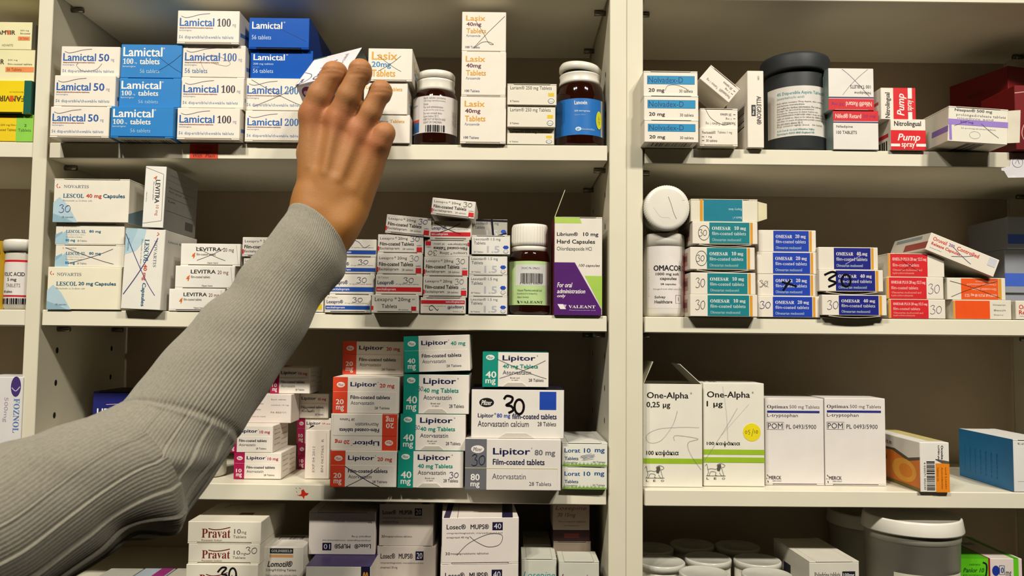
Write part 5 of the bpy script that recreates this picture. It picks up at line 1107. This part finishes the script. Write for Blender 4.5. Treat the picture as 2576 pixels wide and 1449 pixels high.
def body_field(X):
    S = lambda a, b: seg_sdf(X, Jt[a][0], Jt[a][1], Jt[b][0], Jt[b][1])
    palm = None
    for a, b in (('ic', 'i0'), ('mc', 'm0'), ('rc', 'r0'), ('pc', 'p0'), ('h1', 'h0')):
        d = S(a, b); palm = d if palm is None else smin(palm, d, .008)
    for a, b in (('w0', 'ic'), ('w1', 'pc'), ('w0', 'w1'), ('ic', 'pc')):
        palm = smin(palm, S(a, b), .010)
    arm = smin(S('w0', 'f0'), S('w1', 'f1'), .014)
    palm = smin(palm, arm, .012)
    fing = None
    for f in 'imrp':
        d = smin(smin(smin(S(f+'0', f+'m'), S(f+'m', f+'1'), .003), S(f+'1', f+'2'), .004), S(f+'2', f+'3'), .004)
        # slim the shaft between the joints and round the knuckle
        a = np.array(Jt[f+'0'][0])*.45+np.array(Jt[f+'1'][0])*.55
        d = d+.0002*np.exp(-(np.linalg.norm(X-a, axis=-1)/.011)**2)
        if f in 'imr':      # the joint is blunt: broader than round
            q = np.array(Jt[f+'1'][0]); wv = np.array(RGT)*.0024-np.array(UPV)*.0004; d = smin(d, seg_sdf(X, q-wv, Jt[f+'1'][1]*.80, q+wv, Jt[f+'1'][1]*.80), .002)
        fing = d if fing is None else smin(fing, d, .0030)
    palm = smin(palm, fing, .0045)
    for (xa, ya, xb, yb, dd) in ((886, 170, 930, 168, .687), (886, 177, 930, 175, .685), (888, 185, 926, 183, .684), (815, 178, 856, 172, .692), (814, 186, 856, 180, .690), (940, 220, 980, 226, .694), (938, 228, 978, 234, .692)):
        palm = palm+.0009*np.exp(-(seg_sdf(X, PD(xa, ya, dd), 0, PD(xb, yb, dd), 0)/.006)**4)*np.exp(-(((X@np.array(UPV))-float(np.array(PD((xa+xb)/2, (ya+yb)/2, dd))@np.array(UPV)))/.0011)**2)
    thumb = smin(smin(S('t0', 't1'), S('t1', 't2'), .008), S('t2', 't3'), .006)
    palm = smin(palm, thumb, .008)
    tc = np.array(FWD)
    # knuckle heads, tendons, wrist bone, hollows between the metacarpals
    for f, k, ry in (('i', .0022, .011), ('m', .0017, .010), ('r', .0014, .010), ('p', .0022, .010)):
        c = np.array(Jt[f+'0'][0])-tc*Jt[f+'0'][1]*.9
        palm = palm-k*np.exp(-(np.linalg.norm(X-c, axis=-1)/ry)**2)
    for f, q, k in (('i', 'ic', .0007), ('m', 'mc', .0016), ('r', 'rc', .0017), ('p', 'pc', .0009)):
        a = np.array(Jt[f+'0'][0])-tc*Jt[f+'0'][1]; b = np.array(Jt[q][0])-tc*Jt[q][1]
        b = a+(b-a)*.62
        palm = palm-k*np.exp(-(np.maximum(0, seg_sdf(X, a, 0, b, 0))/.0036)**2)
    for f, g in (('i', 'm'), ('m', 'r'), ('r', 'p')):
        a = (np.array(Jt[f+'0'][0])+np.array(Jt[g+'0'][0]))/2-tc*.0125; b = (np.array(Jt[f+'c'][0])+np.array(Jt[g+'c'][0]))/2-tc*.0145
        a2 = a+(b-a)*.12; b2 = a+(b-a)*.55
        palm = palm+.0013*np.exp(-(seg_sdf(X, a2, 0, b2, 0)/.0048)**2)
    c = np.array(PD(868, 565, .684)); palm = palm-.0022*np.exp(-(np.linalg.norm(X-c, axis=-1)/.012)**2)
    return palm
def surface_net(F, lo, hstep):
    nx, ny, nz = F.shape
    s = F < 0
    cells = np.zeros((nx-1, ny-1, nz-1), int)
    for dx in (0, 1):
        for dy in (0, 1):
            for dz in (0, 1): cells += s[dx:nx-1+dx, dy:ny-1+dy, dz:nz-1+dz]
    act = (cells > 0) & (cells < 8)
    ids = -np.ones(act.shape, int); idx = np.argwhere(act); ids[act] = np.arange(len(idx))
    acc = np.zeros((len(idx), 3)); cnt = np.zeros(len(idx))
    cor = [(a, b, c) for a in (0, 1) for b in (0, 1) for c in (0, 1)]
    for i in range(8):
        for j in range(i+1, 8):
            if sum(abs(cor[i][k]-cor[j][k]) for k in range(3)) != 1: continue
            fa = F[idx[:, 0]+cor[i][0], idx[:, 1]+cor[i][1], idx[:, 2]+cor[i][2]]
            fb = F[idx[:, 0]+cor[j][0], idx[:, 1]+cor[j][1], idx[:, 2]+cor[j][2]]
            m = (fa < 0) != (fb < 0)
            tt = np.where(m, fa/np.where(m, fa-fb, 1), 0)
            pt = np.array(cor[i])+tt[:, None]*(np.array(cor[j])-np.array(cor[i]))
            acc[m] += pt[m]; cnt[m] += 1
    V = (idx+acc/cnt[:, None])*hstep+lo
    faces = []
    for ax in range(3):
        sl0 = [slice(None)]*3; sl1 = [slice(None)]*3
        sl0[ax] = slice(0, -1); sl1[ax] = slice(1, None)
        ch = s[tuple(sl0)] != s[tuple(sl1)]
        e_ = np.argwhere(ch); u, v = (ax+1) % 3, (ax+2) % 3
        ok = (e_[:, u] > 0) & (e_[:, v] > 0) & (e_[:, u] < F.shape[u]-1) & (e_[:, v] < F.shape[v]-1)
        e_ = e_[ok]
        q = []
        for du, dv in ((-1, -1), (0, -1), (0, 0), (-1, 0)):
            c = e_.copy(); c[:, u] += du; c[:, v] += dv
            q.append(ids[c[:, 0], c[:, 1], c[:, 2]])
        q = np.stack(q, 1)
        ins = s[e_[:, 0], e_[:, 1], e_[:, 2]]
        q[~ins] = q[~ins][:, ::-1]
        faces.append(q)
    return V, np.concatenate(faces)
pts_ = np.array([v[0] for v in Jt.values()])
lo_ = pts_.min(0)-.035; hi_ = pts_.max(0)+.035
HS = .0011
gx = [np.arange(lo_[k], hi_[k], HS) for k in range(3)]
Fd = np.empty((len(gx[0]), len(gx[1]), len(gx[2])))
for ii in range(0, len(gx[0]), 24):
    X = np.stack(np.meshgrid(gx[0][ii:ii+24], gx[1], gx[2], indexing='ij'), -1)
    Fd[ii:ii+24] = body_field(X)
V, Q = surface_net(Fd, lo_, HS)
for _ in range(4):          # relax the skin a little
    acc_ = np.zeros_like(V); cn_ = np.zeros(len(V))
    for k in range(4):
        for j in ((k+1) % 4, (k-1) % 4):
            np.add.at(acc_, Q[:, k], V[Q[:, j]]); np.add.at(cn_, Q[:, k], 1)
    V = V*.5+.5*acc_/np.maximum(cn_, 1)[:, None]
me = bpy.data.meshes.new('person'); me.from_pydata(V.tolist(), [], Q.tolist()); me.update()
me.polygons.foreach_set('use_smooth', [True]*len(me.polygons))
# skin tone: ruddier over the knuckles and finger joints, browner over the wrist
tone = np.zeros(len(V))
for f, w_ in (('i', 1.), ('m', .9), ('r', .85), ('p', .9)):
    for j, rr_, a_ in (('0', .013, 1), ('1', .009, .30)):
        c = np.array(Jt[f+j][0])-np.array(FWD)*Jt[f+j][1]*.8
        tone += w_*a_*np.exp(-(np.linalg.norm(V-c, axis=1)/rr_)**2)
wr = np.clip((np.array(PD(800, 330, .7))[2]-V[:, 2])/.07, 0, 1)
ca = me.color_attributes.new('tone', 'FLOAT_COLOR', 'POINT')
ca.data.foreach_set('color', np.stack([np.clip(tone, 0, 1), wr, wr*0, wr*0+1], 1).ravel())
sk = bpy.data.materials.new('skin'); sk.use_nodes = True; nt = sk.node_tree; bs = nt.nodes['Principled BSDF']
at = nt.nodes.new('ShaderNodeAttribute'); at.attribute_name = 'tone'
sp = nt.nodes.new('ShaderNodeSeparateColor'); nt.links.new(at.outputs['Color'], sp.inputs[0])
tcn = nt.nodes.new('ShaderNodeTexCoord')
def noise(sc, det=4, rough=.6):
    n = nt.nodes.new('ShaderNodeTexNoise'); n.inputs['Scale'].default_value = sc; n.inputs['Detail'].default_value = det; n.inputs['Roughness'].default_value = rough
    nt.links.new(tcn.outputs['Object'], n.inputs['Vector']); return n
def mix(f, a, b, blend='MIX'):
    n = nt.nodes.new('ShaderNodeMix'); n.data_type = 'RGBA'; n.blend_type = blend
    for k, v in ((0, f), (6, a), (7, b)):
        if hasattr(v, 'links'): nt.links.new(v, n.inputs[k])
        else: n.inputs[k].default_value = v if k == 0 else (*[x*ALB for x in lin(v)], 1)
    return n.outputs[2]
c0 = mix(noise(45).outputs['Fac'], '#a87040', '#b98354')
c1 = mix(sp.outputs[1], c0, '#a66f34')
mm = nt.nodes.new('ShaderNodeMath'); mm.operation = 'MULTIPLY'; mm.inputs[1].default_value = .42
nt.links.new(sp.outputs[0], mm.inputs[0])
c2 = mix(mm.outputs[0], c1, '#b25a3e')
nt.links.new(c2, bs.inputs['Base Color'])
bs.inputs['Roughness'].default_value = .58; bs.inputs['Specular IOR Level'].default_value = .3; bs.inputs['Subsurface Weight'].default_value = .12
bs.inputs['Subsurface Radius'].default_value = (.006, .0025, .0012); bs.inputs['Subsurface Scale'].default_value = .6
vo = nt.nodes.new('ShaderNodeTexVoronoi'); vo.inputs['Scale'].default_value = 700; nt.links.new(tcn.outputs['Object'], vo.inputs['Vector'])
bp = nt.nodes.new('ShaderNodeBump'); bp.inputs['Strength'].default_value = .12; bp.inputs['Distance'].default_value = .0005
nt.links.new(vo.outputs['Distance'], bp.inputs['Height'])
bp2 = nt.nodes.new('ShaderNodeBump'); bp2.inputs['Strength'].default_value = .16; bp2.inputs['Distance'].default_value = .0008
nt.links.new(noise(160, 5).outputs['Fac'], bp2.inputs['Height']); nt.links.new(bp.outputs['Normal'], bp2.inputs['Normal'])
nt.links.new(bp2.outputs['Normal'], bs.inputs['Normal'])
me.materials.append(sk)
person = bpy.data.objects.new('person', me); COL.objects.link(person)
tag(person, 'person in a grey knitted sweater reaching up, one hand gripping a carton', 'person')

# ------------------------------------------------------------------ knitted sleeve
KNIT = bpy.data.materials.new('grey_knit'); KNIT.use_nodes = True; nt = KNIT.node_tree; bs = nt.nodes['Principled BSDF']
tcn = nt.nodes.new('ShaderNodeTexCoord')
n1, n2 = noise(420, 3, .7), noise(26, 4)
ca_ = mix(n1.outputs['Fac'], '#625d50', '#b0aa98'); cb_ = mix(n2.outputs['Fac'], '#8a8474', '#a59e8c')
nt.links.new(mix(.42, ca_, cb_), bs.inputs['Base Color'])
bs.inputs['Roughness'].default_value = .85; bs.inputs['Sheen Weight'].default_value = .25; bs.inputs['Specular IOR Level'].default_value = .2
bp = nt.nodes.new('ShaderNodeBump'); bp.inputs['Strength'].default_value = .6; bp.inputs['Distance'].default_value = .0007
nt.links.new(noise(1400, 2, .6).outputs['Fac'], bp.inputs['Height']); nt.links.new(bp.outputs['Normal'], bs.inputs['Normal'])
# upper-left edge px, lower-right edge px, distance of the axis
EDG = [((726, 536), (870, 652), .700), ((706, 560), (866, 690), .697), ((668, 612), (828, 735), .692), ((625, 668), (795, 775), .688), ((575, 725), (765, 835), .682), ((520, 782), (728, 895), .676), ((462, 842), (690, 955), .669), ((405, 905), (650, 1015), .660),
       ((355, 968), (610, 1078), .650), ((312, 1020), (568, 1142), .640), ((262, 1046), (520, 1215), .628), ((215, 1066), (462, 1292), .615), ((165, 1082), (426, 1330), .602), ((110, 1098), (345, 1352), .587), ((45, 1114), (240, 1412), .572), ((-30, 1135), (110, 1490), .555),
       ((-110, 1165), (0, 1545), .540), ((-210, 1200), (-120, 1610), .525)]
NS = 14
ed = smooth([(a[0], a[1], b[0], b[1], d) for a, b, d in EDG], NS)
NA = 552
TH_ = np.linspace(0, 2*np.pi, NA, endpoint=False)
rings = []
cen = np.array([PD((q[0]+q[2])/2, (q[1]+q[3])/2, q[4]) for q in ed])
arc = np.concatenate([[0], np.cumsum(np.linalg.norm(np.diff(cen, axis=0), axis=1))])
def bump1(x, c, w): return np.exp(-((x-c)/w)**2)
s_cuff, s_el = arc[int(2.6*NS)], arc[int(9.1*NS)]
for k, q in enumerate(ed):
    a = PD(q[0], q[1], q[4]); b = PD(q[2], q[3], q[4])
    side = np.array((b-a)); R = np.linalg.norm(side)/2; side /= 2*R
    tan = cen[min(k+1, len(ed)-1)]-cen[max(k-1, 0)]; tan /= np.linalg.norm(tan)
    nrm = np.cross(tan, side); nrm /= np.linalg.norm(nrm)
    if nrm @ np.array(FWD) > 0: nrm = -nrm
    s = arc[k]
    co, si = np.cos(TH_), np.sin(TH_)            # si > 0 faces the camera
    sse = s+.012*co+.006*si                        # rings of the seams run slantwise
    rad = np.full(NA, R)
    fine = 1/(1+np.exp((s-s_cuff)/.006)); el = 1/(1+np.exp(-(sse-s_el)/.0025)); mid = (1-fine)*(1-el)
    rib = .00022*np.cos(110*TH_)*fine+.0011*(np.abs(np.sin(46*TH_+.3))**.6-.75)*mid
    ph = (TH_*15/(2*np.pi)) % 1
    panel = el*(.0024*(ph-.5)+.0006*np.exp(-((ph-.975)/.022)**2)-.0006*np.exp(-((ph-.05)/.05)**2)+.00018*np.cos(110*TH_))
    seam = .0007*bump1(sse, s_el, .0022)-.0014*bump1(sse, s_el-.005, .003)
    u = TH_
    def fold(s0, t0, ws, wt, amp, slope=0): 
        dt = np.angle(np.exp(1j*(u-t0)))
        return amp*np.exp(-((s-s0-slope*dt)/ws)**2-(dt/wt)**2)
    f = fold(s_el+.030, 1.1, .010, .8, .0045, .028)+fold(s_el+.058, 1.6, .012, .9, .0042, .035)-fold(s_el+.044, 1.3, .008, .8, .0036, .03)+fold(s_el+.056, .25, .012, .55, .0060, .012)-fold(s_el+.078, .3, .010, .6, .0045, .012)\
        +fold(s_el+.088, 2.0, .014, .8, .004, .03)-fold(s_el+.074, 1.9, .010, .7, .003, .03)+fold(s_cuff+.012, 2.6, .016, .9, .0022)-fold(s_cuff+.032, 2.7, .010, .9, .0022)+fold(s_cuff+.055, 2.9, .014, .8, .0018)+fold(s_cuff+.03, .3, .02, .8, .002)
    f = f+.0003*np.sin(s*150+2*np.sin(TH_*2))*np.clip((s-s_cuff)/.05, 0, 1)
    rad = rad+rib+panel+seam+f
    if k < 4: rad = rad+.0010*(1-k/4)
    wob = .0022*np.sin(3*TH_+1) if k < 8 else 0
    depth = .92
    pt = cen[k]+np.outer(rad*co, side)+np.outer(rad*si*depth, nrm)+tan*0
    if k < 10: pt = pt+np.outer(-.0115*(si)*(1-k/10)-.0*co, tan)
    rings.append(pt)
def knit_obj(name, r0, r1, parent, inner=False):
    R_l = rings[r0:r1]; n = len(R_l)
    vs = np.concatenate(R_l).tolist(); fs = []
    for j in range(n-1):
        o_ = j*NA
        for i in range(NA):
            i2 = (i+1) % NA
            fs.append((o_+i, o_+NA+i, o_+NA+i2, o_+i2))
    if inner:        # turn the opening inwards so the cuff has thickness
        base_ = 0; c = cen[r0]; prev = 0
        for st, (sc, dz) in enumerate(((.985, -.0007), (.955, -.0003), (.93, .001), (.90, .012))):
            tan = cen[r0+1]-cen[r0]; tan /= np.linalg.norm(tan)
            rr = (R_l[0]-c)*sc+c+tan*dz
            o2 = len(vs); vs += rr.tolist()
            src = 0 if st == 0 else o2-NA
            for i in range(NA):
                i2 = (i+1) % NA
                fs.append((src+i2, o2+i2, o2+i, src+i))
    m2 = bpy.data.meshes.new(name); m2.from_pydata(vs, [], fs); m2.update()
    m2.polygons.foreach_set('use_smooth', [True]*len(m2.polygons)); m2.materials.append(KNIT)
    o = bpy.data.objects.new(name, m2); COL.objects.link(o); o.parent = parent
    return o
kc = int(2.6*NS)
sv = knit_obj('sweater_sleeve', kc, len(rings), person)
knit_obj('cuff', 0, kc+1, sv, True)
bpy.context.view_layer.update()
